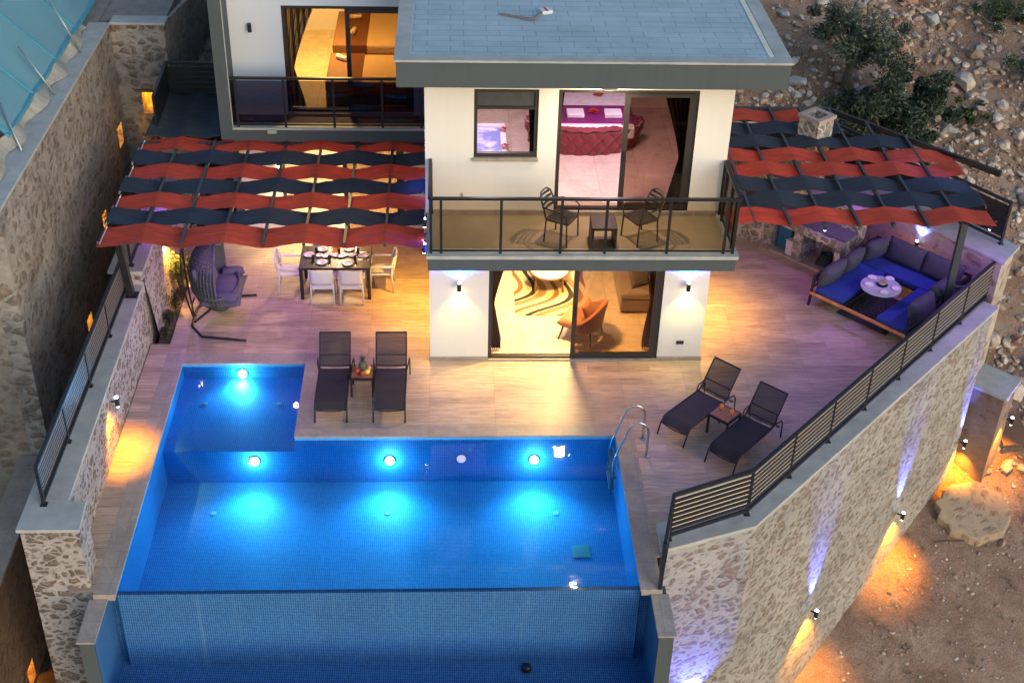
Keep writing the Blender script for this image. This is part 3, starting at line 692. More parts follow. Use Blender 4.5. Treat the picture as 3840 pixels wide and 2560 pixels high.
# stairs
st = thing('stone_steps', 'rubble steps climbing behind the left block', 'stairs', (-5.1, 8, 3))
for i in range(9):
    MB().box(-.5, .62, i*.42, (i+1)*.42, -.9+i*.2-.7, -.9+i*.2).build('step', M_darkstone, st)
MB().box(-.5, .62, 3.78, 6, -1.5, .9).build('step', M_darkstone, st)
# slat screen and grey shade cloth behind the left pergola
slat_rail('slat_screen', 'black slatted screen at the back of the alley beside the left block', [((-5.66,4.5,2.45),(-5.72,6.3,2.45),.95),((-5.72,6.3,2.45),(-4.3,6.3,2.45),.95)], 6, solid=True)
def tarp(u, v):
    x = -5.80+1.5*u; y = 3.95+2.35*v
    z = 2.78-.10*sin(pi*u)*sin(pi*v)+.03*sin(14*u+3*v)*(1-v) - .10*v*abs(sin(2*pi*u)) 
    return (x, y, z)
o = MB().grid(tarp, 40, 40).build('shade_cloth', M_tarpg, smooth=True); mod(o, 'SOLIDIFY', thickness=.006)
tag(o, 'grey shade cloth stretched over the corner beside the left block', 'shade cloth')

# ------------------------------------------------------------------ pergolas
def pergola(label, xs, ys, z, strips, xl, xr_fn, org, frame_fn, xr_beam=None):
    t = thing('pergola', label, 'pergola', org); O = Vector(org); mi = Matrix.Translation(-O)
    for i, x in enumerate(xs):
        yb = ys[1] if not xr_beam else xr_beam(x)
        MB().bar((x, ys[0], z), (x, yb, z), .05, .07).xform(mi).build('beam', M_metal2, t)
    frame_fn(t, mi)
    pitch = xs[1]-xs[0]; n = len(strips)
    for r, (col, ya, yb) in enumerate(strips):
        ph = r % 2; xr = xr_fn(r)
        def fn(u, v, ya=ya, yb=yb, ph=ph, xr=xr, r=r):
            x = xl+(xr-xl)*u; q = (x-xs[0])/pitch + ph
            w = cos(pi*q); tri = 1-2*abs(((q+1) % 2)-1)   # +1 above even beams
            hgt = .062*(.25*w+.75*tri)*(.85+.5*noise.noise(Vector((round(q)*1.7, r*2.3, 4.1))))
            sag = .004*sin(7*x+r) + .003*sin(23*x+11*v+2*r) - .012*sin(pi*v)*(1-abs(w))
            sl_ = (xr_fn(r+.5)-xr_fn(r))*0
            return (x, ya+(yb-ya)*v + .004*sin(5*x+r), z+.0+hgt+sag)
        o = MB().grid(fn, 150, 7).xform(mi).build('shade_strip', M_red if col == 'R' else M_navy, t, smooth=True)
        o['label'] = 'terracotta cloth strip' if col == 'R' else 'navy cloth strip'
        for yy in (ya+.03, yb-.03):
            for x in (xl+.03, xr-.03): MB().lathe([(.018,0),(.018,.02),(.008,.024)], (x, yy, z+.03), 8).xform(mi).build('eyelet', M_steel, t)
    return t
def frameL(t, mi):
    MB().bar((-5.78,.22,2.62), (-.02,.22,2.62), .06, .06).xform(mi).build('front_rail', M_metal2, t)
    MB().bar((-5.88,3.86,2.66), (-.02,3.86,2.66), .06, .08).xform(mi).build('back_rail', M_metal2, t)
    m = MB().bar((-5.58,.42,1.2), (-5.66,.30,2.62), .12, .12); m.box(-5.68,-5.46,.31,.53,1.2,1.215); m.xform(mi).build('post', M_metal, t)
    MB().bar((-5.80,-.30,2.70),(-5.80,3.9,2.70),.02,.02).xform(mi).build('side_cable', M_steel, t)
rows = []
for i in range(7):
    y1_ = 4.02-i*.605; rows.append(('R' if i % 2 == 0 else 'B', y1_-(.605 if i < 6 else .72), y1_))
pergola('left pergola woven with red and black cloth over the dining table', [-5.10+.72*i for i in range(7)], (-.28, 3.9), 2.71, rows, -5.86, lambda r: -.09, (-5.5,2,0), frameL)
def frameR(t, mi):
    z = 2.40
    MB().bar((5.36,6.36,z), (8.84,6.36,z), .08, .10).xform(mi).build('back_rail', M_metal2, t)
    MB().bar((8.84,6.36,z), (11.70,3.22,z), .08, .12).xform(mi).build('diagonal_rail', M_metal, t)
    MB().bar((5.36,1.38,z-.05), (10.8,1.38,z-.05), .06, .06).xform(mi).build('front_rail', M_metal2, t)
    m = MB().bar((10.30,1.16,0), (10.26,1.12,2.40), .13, .10); m.box(10.2,10.4,1.06,1.26,0,.015); m.xform(mi).build('post', M_metal2, t)
    MB().bar((10.32,1.15,.95), (10.62,1.15,.95), .05, .04).xform(mi).build('post_stay', M_metal2, t)
rowsR = []; yy = 6.22
for i, c in enumerate('RBBRRBBR'):
    rowsR.append((c, 6.22-i*.655-.62, 6.22-i*.655))
RX = [8.10, 8.78, 10.23, 10.93, 10.88, 10.88, 10.88, 10.86]
diag = lambda x: 6.34 if x < 8.84 else 6.34-(x-8.84)*3.14/2.86
pergola('right pergola woven with red and navy cloth over the sofa corner', [5.51+.665*i for i in range(8)], (.93, 6.3), 2.44, rowsR, 5.36, lambda r: RX[min(7, int(r))], (8,3,0), frameR, diag)
M_dot = emit('pergola_led', (.35, .4, 1.0), 30)
def led(x, y, z, lab, e=25, col=(.45, .16, 1.0)):
    t = thing('led_spot', lab, 'spotlight', (x, y, z))
    MB().lathe([(.03,.05),(.035,0),(.02,-.02)], (0,0,0), 12).build('housing', M_metal, t)
    MB().lathe([(.022,-.022),(.012,-.03)], (0,0,0), 12).build('lens', M_dot, t)
    light('SPOT', (0,0,-.05), e, col, t, .05, (0,0,-2), 150, .6, name='led_light')
led(7.53, 1.0, 2.33, 'blue spotlight under the front rail of the right pergola, nearest the house', 30)
led(10.75, 1.05, 2.33, 'blue spotlight at the outer end of the right pergola front rail', 60)
led(8.83, 3.4, 2.33, 'spotlight in the middle of the right pergola', 34)
led(-3.66, .22, 2.57, 'spotlight on the front rail of the left pergola', 50)
led(-5.1, 3.0, 2.60, 'spotlight above the planting bed end of the left pergola', 55)
led(-2.95, 2.2, 2.60, 'spotlight above the dining table', 40, (.75,.30,.75))


# ------------------------------------------------------------------ retaining wall on the right, its railing and pillar
rw = thing('retaining_wall', 'high pale rubble retaining wall with brown stones along the right of the terrace', 'wall', (8,-2,0))
def RW(m, name, mat, **k):
    o = m.build(name, mat, rw, **k); o.matrix_parent_inverse = Matrix.Translation((-8, 2, 0)); return o
B1 = (3.735,-5.50); B2 = (5.31,-4.93); B3 = (11.50,1.52)
def ragged(m, a, b, zt, zb, n=60, amp=.0):
    pass
m = MB(); m.prism([B1, B2, B3, (11.1,2.0), (5.0,-4.35), (3.735,-4.9)], -8, .13)
RW(m, 'wall', M_wallstone)
m = MB(); m.prism([(3.70,-5.55), (5.33,-4.98), (11.62,1.57), (11.2,2.0), (5.06,-4.42), (3.72,-4.88)], .13, .20)
RW(m, 'cap', M_cap, bevel=.008)
# high wall behind the sofa
m = MB(); m.prism([(11.50,1.72), (12.0,2.34), (9.1,6.5), (8.62,6.12), (10.44,3.2)], -8, 1.14)
RW(m, 'high_wall', stone_mat('sofa_wall_stone', (.50,.44,.37), [(.30,.24,.17), (.30,.19,.12), (.36,.30,.23), (.20,.17,.15)], 2.6, .35))
m = MB(); m.prism([(11.52,1.66), (12.07,2.32), (9.1,6.55), (8.56,6.12), (10.40,3.17)], 1.14, 1.21)
RW(m, 'high_cap', M_cap, bevel=.008)
RW(MB().box(5.2, 9.0, 6.42, 6.7, -1, 1.9), 'back_wall', M_wallstone)
slat_rail('slat_railing', 'dark slat railing along the diagonal edge of the terrace', [((3.86,-5.28,.2),(5.22,-4.70,.2),.92),((5.22,-4.70,.2),(11.48,1.92,.2),.92)])
t = thing('slat_gate', 'solid dark louvre panel at the corner of the pool edge', 'railing panel', (3.80,-5.3,.2))
m = MB(); a = Vector((3.86,-5.28,.2)); b = Vector((3.62,-6.17,0.0)); O = Vector((3.80,-5.3,.2)); up = Vector((0,0,1))
m.bar(a+up*.92-O, b+up*.95-O, .05, .05); m.bar(a+up*.05-O, b+up*.05-O, .05, .05); m.build('rail_frame', M_metal, t)
m = MB()
for i in range(14): m.bar(a+up*(.1+i*.058)-O, b+up*(.1+i*.06)-O, .02, .05)
m.build('slats', M_metal2, t)
MB().bar(b-O, b+up*.95-O, .06, .06).build('post', M_metal, t)
slat_rail('slat_screen', 'tall black slat screen on top of the wall behind the right pergola', [((11.70,2.42,1.21),(9.0,6.15,1.21),.95),((9.0,6.15,1.21),(5.4,6.45,1.21),.95)], 7, solid=True)
for i, (x, y, z, eb, ew, lab) in enumerate(((7.27,-2.94,-3.80,55,260,'nearest of the four lamps on the outer face of the retaining wall'),(9.59,-.51,-3.50,50,230,'second lamp along the outer face of the retaining wall'),(11.47,1.47,-3.2,45,190,'third lamp, at the far end of the retaining wall'))):
    wall_lamp((x+.02, y-.02, z), (.72,-.69), lab, eb*9, ew*1.7, (1,.36,.02), spot=82, off=.12, upspot=40)
wall_lamp((4.6,-5.19,-3.7), (.34,-.94), 'lamp low on the wall near the pool corner', 300, 60, WARM, spot=90, off=.16)
wall_lamp((10.36, 3.31, .70), (-.82,-.57), 'lamp on the wall behind the sofa, blue above and orange below', 160, 260, (1,.42,.04), spot=110, upspot=90)
bt = thing('buttress', 'short capped stone buttress beyond the end of the retaining wall', 'wall', (12, 2, -3))
m = MB(); m.prism([(-.55,.0),(.10,-.62),(.62,.02),(.0,.65)], -5, .95); m.build('wall', stone_mat('buttress_stone', (.28,.20,.15), [(.22,.14,.10),(.2,.12,.08)], 3, .3), bt)
m = MB(); m.prism([(-.62,.0),(.10,-.70),(.70,.02),(.0,.72)], .95, 1.02); m.build('cap', M_cap, bt, bevel=.01)
bt.location = (12.0, 1.85, -2.85)
wall_lamp((12.42, 1.52, -2.62), (.7,-.72), 'lamp on the capped buttress beyond the wall', 200, 230, (1,.36,.02), spot=82, off=.12, upspot=40)

# ------------------------------------------------------------------ outdoor kitchen (rotated frame: u along the counter, v towards the slope)
def UV(u, v, z=0): return Vector((.68*u+.733*v, -.733*u+.68*v, z))
kit = thing('outdoor_kitchen', 'stone clad outdoor kitchen counter with open niches beside the sofa', 'outdoor kitchen', tuple(UV(2.5, 8.5)))
KM = Matrix.Translation(UV(2.5, 8.5)).inverted()
def kb(m, u0, u1, v0, v1, z0, z1):
    m.prism([UV(u0,v0)[:2], UV(u1,v0)[:2], UV(u1,v1)[:2], UV(u0,v1)[:2]], z0, z1)
m = MB()
for u0, u1 in ((1.0,1.95),(2.50,2.72),(3.52,3.66)): kb(m, u0, u1, 8.32, 8.92, 0, .86)
kb(m, 1.95, 2.50, 8.32, 8.92, .70, .86); kb(m, 2.72, 3.52, 8.32, 8.92, .70, .86); kb(m, .9, 3.66, 8.92, 9.25, 0, 1.35)
m.xform(KM).build('counter_body', M_kitchenstone, kit)
m = MB(); kb(m, 1.95, 3.55, 8.30, 8.92, 0, .05); m.xform(KM).build('plinth', M_coping, kit)
m = MB(); kb(m, .95, 2.45, 8.29, 8.93, .86, .92); kb(m, 2.45, 3.68, 8.42, 8.93, .86, .90); m.xform(KM).build('worktop', simple('granite', (.10,.10,.12), .35), kit)
m = MB(); kb(m, .9, 3.66, 8.90, 9.28, 1.35, 1.40); m.xform(KM).build('wall_cap', M_coping, kit)
m = MB(); c0 = (8.22, 4.98)
for a in ((-.26,.26,-.26,-.16),(-.26,.26,.16,.26),(-.26,-.16,-.16,.16),(.16,.26,-.16,.16)): m.box(*a, 0, 2.0)
ch = thing('barbecue_chimney', 'square stone chimney rising through the right pergola', 'chimney', (8.22, 4.98, .9), radians(38))
m.build('shaft', M_kitchenstone, ch)
m = MB()
for a in ((-.29,.29,-.29,-.17),(-.29,.29,.17,.29),(-.29,-.17,-.17,.17),(.17,.29,-.17,.17)): m.box(*a, 1.93, 2.01)
m.build('rim', M_coping, ch)
# things kept in the niches
p = UV(2.18, 8.62); t = thing('water_canister', 'blue plastic canister in the left niche of the stone counter', 'canister', (p.x, p.y, .05), radians(-47))
m = MB(); m.box(-.20,.17,-.15,.15,0,.56); o = m.build('body', simple('blue_plastic', (.01,.10,.22), .35), t, bevel=.05); MB().lathe([(.04,0),(.04,.05),(.03,.055)], (.08,0,.56), 12).build('lid', simple('blue_plastic',(0,0,0)), t)
p = UV(2.40, 8.45); t = thing('white_crate', 'small white plastic box in front of the blue canister', 'box', (p.x, p.y, .05), radians(-47))
m = MB(); m.box(-.10,.10,-.10,.10,0,.34); m.build('body', simple('white_plastic', (.62,.58,.60), .4), t, bevel=.03); MB().box(-.105,.105,-.105,.105,.34,.36).build('lid', simple('white_plastic',(0,0,0)), t, bevel=.005)
p = UV(3.2, 8.62); m = MB()
for i in range(5):
    R_ = .2-.018*i; m.tube([(R_*cos(a*2*pi/22)+.01*sin(5*a), R_*sin(a*2*pi/22), .10+.05*i+.02*sin(a)) for a in range(22)], .02, 8, closed=True)
o = m.build('hose_coil', simple('green_hose', (.012,.04,.035), .4), smooth=True); o.location = (p.x, p.y, .0)
tag(o, 'coil of dark green hose in the right niche of the stone counter', 'hose')

# ------------------------------------------------------------------ sofa corner
M_cush = simple('charcoal_cushion', (.055, .055, .075), .9, 0, .12, 12, .4, .004, 150)
M_seat = simple('blue_seat_pad', (.018, .045, .26), .9, 0, .10, 12, .3, .004, 150)
sofa = thing('corner_sofa', 'u shaped outdoor sofa with blue seat pads and charcoal back cushions', 'sofa', (0,0,0))
U0, U1, V0, V1 = 3.86, 6.05, 7.08, 9.45
c0 = UV((U0+U1)/2, (V0+V1)/2); sofa.location = c0; sofa.rotation_euler = (0, 0, math.atan2(-.733, .68))
W, D = U1-U0, V1-V0
m = MB()
for x in (-W/2, W/2):
    m.bar((x,-D/2,.05),(x,D/2,.05),.0,.0) if False else None
for (x, y) in ((-W/2,-D/2),(W/2,-D/2),(-W/2,D/2),(W/2,D/2),(-W/2,0),(W/2,0)): m.bar((x*1.02,y*1.02,0),(x,y,.72),.04,.05)
m.bar((-W/2,-D/2,.70),(-W/2,D/2,.70),.05,.04); m.bar((W/2,-D/2,.70),(W/2,D/2,.70),.05,.04); m.bar((-W/2,D/2,.70),(W/2,D/2,.70),.05,.04)
for z in (.45,.55,.62):
    m.bar((-W/2,-D/2,z),(-W/2,-D/2+.9,z),.03,.03); m.bar((W/2,-D/2,z),(W/2,D/2,z),.03,.03)
m.build('frame', M_metal, sofa)
m = MB(); m.box(-W/2-.03, W/2+.03, -D/2-.05, -D/2, .27, .33); m.build('front_board', simple('teak_board', (.55,.24,.08), .5, 0, .3, 6, .2, .003, 30), sofa, bevel=.008)
m = MB(); m.box(-W/2+.02, -W/2+.72, -D/2, D/2, .27, .30); m.box(W/2-.72, W/2-.02, -D/2, D/2, .27, .30); m.box(-W/2+.72, W/2-.72, D/2-.72, D/2, .27, .30); m.build('seat_deck', M_metal, sofa)
MB().box(-W/2+.05, -W/2+.70, -D/2+.02, D/2-.74, .30, .42).build('seat_pad', M_seat, sofa, bevel=.03)
MB().box(W/2-.70, W/2-.05, -D/2+.02, D/2-.74, .30, .42).build('seat_pad', M_seat, sofa, bevel=.03)
MB().box(-W/2+.05, W/2-.05, D/2-.73, D/2-.05, .30, .43).build('seat_pad', M_seat, sofa, bevel=.03)
def rotm(x=0, y=0, z=0): return (Matrix.Rotation(z,3,'Z') @ Matrix.Rotation(y,3,'Y') @ Matrix.Rotation(x,3,'X'))
for (x, y, z, rz_, wd, tilt) in ((-W/2+.14,-D/2+.42,.66,90,.78,72),(-W/2+.15,-D/2+1.14,.67,92,.66,70),(-W/2+.24,D/2-.50,.70,78,.62,72),
        (-.30,D/2-.16,.68,0,.92,-72),(.56,D/2-.16,.68,0,.92,-72),(W/2-.10,-D/2+1.45,.66,90,.85,-74),(W/2-.08,-D/2+.62,.64,90,.90,-74)):
    MB().pillow((0,0,0), (wd,.50,.30), rotm(x=radians(-tilt)), 14, .42).build('back_cushion', M_cush, sofa, smooth=True, weld=True)
    o = bpy.context.scene.objects[-1] if False else [q for q in bpy.data.objects if q.parent == sofa and q.name.startswith('back_cushion')][-1]
    o.location = (x, y, z); o.rotation_euler = (0, 0, radians(rz_))
k = NB('patio_rug'); v = k.coord((1,1,1)); wv = k.new('TexWave'); wv.wave_type = 'RINGS'; wv.rings_direction = 'Z'; wv.inputs['Scale'].default_value = 3; wv.inputs['Distortion'].default_value = 3; k.link(v, wv.inputs[0])
k.color(k.ramp(wv.outputs[0], [(.3,(.022,.022,.03)),(.7,(.03,.028,.034)),(.9,(.045,.042,.048))])); k.rough(.95)
p = UV(4.98, 7.90); m = MB(); m.box(-.58,.58,-.68,.68,0,.012); o = m.build('outdoor_rug', k.m, bevel=.004); o.location = (p.x, p.y, .003); o.rotation_euler = sofa.rotation_euler
tag(o, 'dark patterned rug between the arms of the outdoor sofa', 'rug')
ct = thing('round_table', 'round white outdoor table set with plates in front of the sofa', 'table', (9.13, 1.74, 0))
M_whit = simple('white_lacquer', (.46,.46,.52), .3, 0, .03, 5, 0)
MB().lathe([(.37,.57),(.405,.58),(.41,.60),(.40,.61)], (0,0,0), 40).build('tabletop', M_whit, ct)
for a in range(3): MB().tube([(.1*cos(a*2.09+.4),.1*sin(a*2.09+.4),.57),(.27*cos(a*2.09+.4),.27*sin(a*2.09+.4),.0)], .014, 8).build('leg', M_metal2, ct)
M_porc = simple('porcelain', (.78,.76,.76), .25, 0, .02, 4, 0)
def plate(x, y, z, r, lab, name='dinner_plate', cat='plate', grp=None, sx=1, rz=0):
    o = MB().lathe([(r*.5,0),(r*.62,.004),(r,.02),(r*.97,.024),(r*.6,.010),(r*.1,.008)], (0,0,0), 28).build(name, M_porc, smooth=True)
    o.location = (x, y, z); o.scale = (sx, 1, 1); o.rotation_euler = (0, 0, rz); return tag(o, lab, cat, grp)
for (x, y), w in zip(((9.03,2.05),(9.38,2.0),(8.89,1.78),(9.40,1.62),(9.12,1.47)), ('back left','back right','left','right','front')):
    plate(x, y, .611, .095, 'white plate at the %s of the round outdoor table' % w, grp='plates on the round outdoor table')
t = thing('bread_bowl', 'white bowl of bread in the middle of the round outdoor table', 'bowl', (9.16, 1.78, .611))
MB().lathe([(.11,0),(.12,.01),(.02,.012)], (0,0,0), 20).build('saucer', simple('dark_saucer', (.01,.012,.03), .3), t)
MB().lathe([(.04,.012),(.085,.05),(.09,.06),(.08,.055),(.03,.02)], (0,0,0), 20).build('bowl', M_porc, t, smooth=True)
for i in range(4): MB().pillow((-.04+.027*i, .01*(i%2), .075), (.03,.12,.035), rotm(z=.4*i-.5, x=.2), 8).build('bread_slice', simple('bread', (.42,.22,.09), .9), t, smooth=True, weld=True)

# ------------------------------------------------------------------ sun loungers
M_sling = mesh_fabric('black_sling', (.011,.010,.020), .05); M_slingb = mesh_fabric('black_back_sling', (.013,.012,.020), .17)
def make_lounger():
    t = thing('sun_lounger', '', 'sun lounger', group='sun loungers by the pool')
    hw = .285
    prof = [(.02,0),(.10,.22),(.17,.31),(.24,.335),(1.22,.335)]
    head = [(1.22,.335),(1.32,.42),(1.60,.82),(1.64,.865)]
    for s_ in (-1, 1):
        MB().tube([(s_*hw, y, z) for y, z in prof], .015, 8).build('side_rail', M_metal, t, smooth=True)
        MB().tube([(s_*hw*.98, y, z) for y, z in head], .014, 8).build('back_rail', M_metal, t, smooth=True)
        MB().tube([(s_*(hw+.0),1.16,.335),(s_*(hw+.035),1.26,.42),(s_*(hw+.045),1.44,.42),(s_*(hw+.05),1.50,.34),(s_*(hw+.05),1.52,0)], .013, 8).build('rear_leg', M_metal, t, smooth=True)
        MB().tube([(s_*hw*.97,1.40,.55),(s_*hw*.97,1.36,.34),(s_*hw*.97,1.50,.20)], .010, 6).build('support_strut', M_metal, t)
    for y, z in ((.10,.215),(.55,.315),(.9,.315),(1.22,.325),(1.52,.2)): MB().tube([(-hw,y,z+.012),(-hw*.5,y,z-.012 if y < 1.1 else z),(0,y,z-.022 if y < 1.1 else z),(hw*.5,y,z-.012 if y < 1.1 else z),(hw,y,z+.012)], .012, 6).build('crossbar', M_metal, t)
    MB().tube([(-hw,1.64,.865),(hw,1.64,.865)], .016, 8).build('crossbar', M_metal, t); MB().tube([(-hw,1.40,.53),(hw,1.40,.53)], .012, 6).build('crossbar', M_metal, t)
    def seatf(u, v):
        s = .10+(1.20-.10)*v; z = .335 if s > .24 else (.215+(s-.10)/.14*.12)
        return ((u-.5)*2*hw, s, z+.006-.03*(1-(2*u-1)**2)*sin(pi*min(1,max(0,v)))-.0)
    MB().grid(seatf, 9, 24).build('seat_sling', M_sling, t, smooth=True)
    def backf(u, v):
        y = 1.24+.40*v; z = .36+.505*v
        return ((u-.5)*2*hw*.97, y-.0, z+.015-.018*(1-(2*u-1)**2))
    MB().grid(backf, 9, 14).build('back_sling', M_slingb, t, smooth=True)
    return t
L = make_lounger(); ag = math.atan2(.70, .715)
place(L, True, (-1.75,-1.97,0), 0, 'black sling lounger nearest the shallow end, left of the fruit table')
place(L, False, (-.71,-1.97,0), 0, 'black sling lounger facing the pool, right of the fruit table')
place(L, False, (4.27,-2.52,0), -radians(44.5), 'angled black lounger on the house side of the juice table')
place(L, False, (5.0,-3.31,0), -radians(43), 'angled black lounger nearest the diagonal railing')
M_teak = simple('reddish_teak', (.30,.11,.06), .5, 0, .3, 8, .2, .003, 40)
def side_table(loc, rz, lab):
    t = thing('side_table', lab, 'side table', loc, rz, 'small teak side tables')
    m = MB()
    for i in range(5): m.box(-.19, .19, -.19+i*.078, -.12+i*.078, .40, .42)
    m.build('tabletop', M_teak, t, bevel=.003)
    m = MB(); m.box(-.21,.21,-.215,-.19,.37,.42); m.box(-.21,.21,.195,.22,.37,.42); m.box(-.215,-.19,-.19,.195,.37,.42); m.box(.19,.215,-.19,.195,.37,.42); m.build('apron', M_metal, t)
    for x in (-.195,.195):
        for y in (-.2,.2): MB().bar((x,y,0),(x,y,.38),.035,.035).build('leg', M_metal, t)
    return t
side_table((-1.23,-.97,0), 0, 'teak side table holding the fruit between the two left loungers')
side_table((5.26,-2.26,0), radians(46), 'teak side table holding orange drinks between the angled loungers')
M_or = emit('orange_juice', (1,.3,0), .0)
def juice(x, y, lab):
    t = thing('juice_glass', lab, 'drink', (x, y, .421))
    MB().lathe([(.03,0),(.032,.004),(.006,.008),(.006,.06),(.03,.075),(.036,.12),(.034,.15)], (0,0,0), 16).build('glass', M_glass, t, smooth=True)
    MB().lathe([(.02,.07),(.034,.085),(.038,.12),(.036,.145)], (0,0,0), 16).build('juice', simple('orange_juice_liquid', (.85,.28,.01), .4), t, smooth=True)
    MB().tube([(0,0,.10),(.03,.01,.20)], .004, 6).build('straw', M_whit, t)
juice(5.20,-2.20, 'glass of orange juice on the side nearer the house'); juice(5.36,-2.36, 'glass of orange juice nearer the railing')
t = thing('pineapple', 'pineapple standing in the middle of the fruit on the teak table', 'fruit', (-1.22,-.95,.425)); t.scale = (1.35, 1.35, 1.35)
MB().lathe([(.03,0),(.052,.03),(.058,.08),(.05,.13),(.03,.155)], (0,0,0), 14).build('fruit', simple('pineapple_skin', (.10,.09,.05), .7, 0, .5, 30, .8, .02, 40), t, smooth=True)
m = MB()
for i in range(20):
    a = i*2.4; r = .02+.028*(i/20); m.add([(0,0,.15),(.012*cos(a+1.5),.012*sin(a+1.5),.17),(r*1.6*cos(a),r*1.6*sin(a),.20+.07*(1-i/20)),(-.012*cos(a+1.5),-.012*sin(a+1.5),.17)], [(0,1,2,3)])
m.build('leaves', simple('pineapple_leaf', (.05,.10,.08), .6), t)
for i, (dx, dy, c, nm) in enumerate(((-.075,-.03,(.45,.08,.02),'red apple left of the pineapple'),(.07,-.05,(.75,.55,.05),'yellow lemon in front of the pineapple'),(.085,.045,(.55,.20,.12),'peach right of the pineapple'),(-.06,.06,(.70,.50,.10),'yellow apple behind the pineapple'),(0,-.095,(.30,.05,.03),'dark plum at the front of the fruit'))):
    o = MB().lathe([(.012,0),(.032,.012),(.042,.038),(.034,.062),(.01,.072)], (0,0,0), 14).build('fruit_piece', simple('fruit_skin_%d' % i, c, .4), smooth=True); o.scale = (1.35, 1.35, 1.35); o.location = (-1.22+dx*1.2, -.97+dy*1.2, .422); tag(o, nm, 'fruit', 'fruit on the side table')

# ------------------------------------------------------------------ dining
M_wick = simple('dark_table', (.022,.020,.026), .35, 0, .2, 20, .2, .003, 60)
dt = thing('dining_table', 'dark rectangular table laid for dinner under the left pergola', 'table', (-1.95, 2.62, 0))
MB().box(-.72,.72,-.45,.45,.70,.75).build('tabletop', M_wick, dt, bevel=.008)
for x in (-.68,.68):
    for y in (-.41,.41): MB().bar((x,y,0),(x,y,.70),.07,.07).build('leg', M_wick, dt)
M_pc = simple('white_resin', (.68,.68,.69), .45, 0, .04, 5, 0)
def make_dchair():
    t = thing('dining_chair', '', 'chair', group='white armchairs round the dining table')
    for x in (-.23,.23):
        MB().tube([(x,-.24,0),(x*.97,-.20,.42),(x*.96,-.22,.66),(x*.95,-.27,.84)], [.019,.022,.02,.016], 8).build('back_leg', M_pc, t, smooth=True)
        MB().tube([(x,.24,0),(x*1.02,.23,.42),(x*1.04,.22,.62)], .019, 8).build('front_leg', M_pc, t, smooth=True)
        MB().box(x*1.07-.03, x*1.07+.03, -.24, .25, .62, .645).build('armrest', M_pc, t, bevel=.01)
    def sf(u, v): return ((u-.5)*.44, -.23+.47*v, .445-.012*sin(pi*u)*sin(pi*v))
    o = MB().grid(sf, 8, 8).build('seat', M_pc, t, smooth=True); mod(o, 'SOLIDIFY', thickness=.03)
    def bf(u, v): return ((u-.5)*.44, -.245-.05*v-.03*sin(pi*u), .50+.34*v)
    o = MB().grid(bf, 9, 8).build('backrest', M_pc, t, smooth=True); mod(o, 'SOLIDIFY', thickness=.02)
    m = MB(); m.box(-.22,.22,-.225,-.19,.37,.43); m.box(-.22,.22,.21,.24,.38,.43); m.build('seat_rail', M_pc, t)
    return t
dc = make_dchair()
for i, (x, y, r, lab) in enumerate(((-2.20,2.20,0,'white armchair at the near side of the dining table, left'),(-1.61,2.20,0,'white armchair at the near side of the dining table, right'),
        (-1.02,2.66,90,'white armchair at the right end of the dining table'),(-2.90,2.62,-90,'white armchair at the left end of the dining table'),
        (-2.22,3.22,180,'white armchair behind the dining table, left'),(-1.66,3.22,180,'white armchair behind the dining table, right'))):
    place(dc, i == 0, (x, y, 0), radians(r), lab)
for (x, y), w in zip(((-2.25,2.91),(-1.70,2.92),(-2.50,2.68),(-1.39,2.66),(-2.22,2.38),(-1.69,2.34)), ('far left','far right','left end','right end','near left','near right')):
    plate(x, y, .751, .115, 'white dinner plate at the %s place of the dining table' % w, grp='dinner plates on the dining table')
for x, w in ((-2.29,'left'),(-1.96,'middle'),(-1.63,'right')):
    plate(x, 2.655, .751, .075, 'small white bowl in the %s of the table centre row' % w, 'small_bowl', 'bowl')
for x, w in ((-2.12,'left'),(-1.80,'right')):
    plate(x, 2.65, .752, .075, 'oval white serving dish, %s of the two on the dining table' % w, 'serving_dish', 'dish', None, 1.75, radians(35))
for i, ((x, y), w) in enumerate(zip(((-2.36,2.80),(-1.90,2.83),(-1.51,2.80),(-2.40,2.52),(-2.07,2.50),(-1.55,2.49)), ('far left plate','far middle','far right plate','left end plate','near left plate','near right plate'))):
    o = MB().lathe([(.026,0),(.032,.09),(.029,.092),(.022,.01)], (0,0,0), 14).build('tumbler', simple('dark_glass', (.015,.008,.012), .1), smooth=True); o.location = (x, y, .751); tag(o, 'dark tumbler beside the %s on the dining table' % w, 'glass', 'tumblers on the dining table')
for i, (x, y, r, w) in enumerate(((-2.38,2.34,0,'left of the near left plate'),(-2.06,2.33,0,'right of the near left plate'),(-1.87,2.31,0,'left of the near right plate'),(-1.53,2.33,0,'right of the near right plate'),(-1.38,2.81,90,'above the right end plate'),(-1.39,2.51,90,'below the right end plate'),(-2.53,2.86,30,'above the left end plate'),(-2.09,2.92,0,'right of the far left plate'),(-1.56,2.93,0,'right of the far right plate'))):
    m = MB(); m.box(-.006,.006,-.10,.02,0,.004); m.box(-.012,.012,.02,.09,0,.003); o = m.build('cutlery', M_steel); o.location = (x, y, .752); o.rotation_euler = (0,0,radians(r)); tag(o, 'fork or knife %s on the dining table' % w, 'cutlery', 'cutlery on the dining table')
o = MB().box(-.07,.07,-.16,.14,0,.004).build('napkin', simple('orange_napkin', (.75,.28,.04), .9)); o.location = (-1.97, 2.90, .751); tag(o, 'orange napkin at the far side of the dining table', 'napkin')

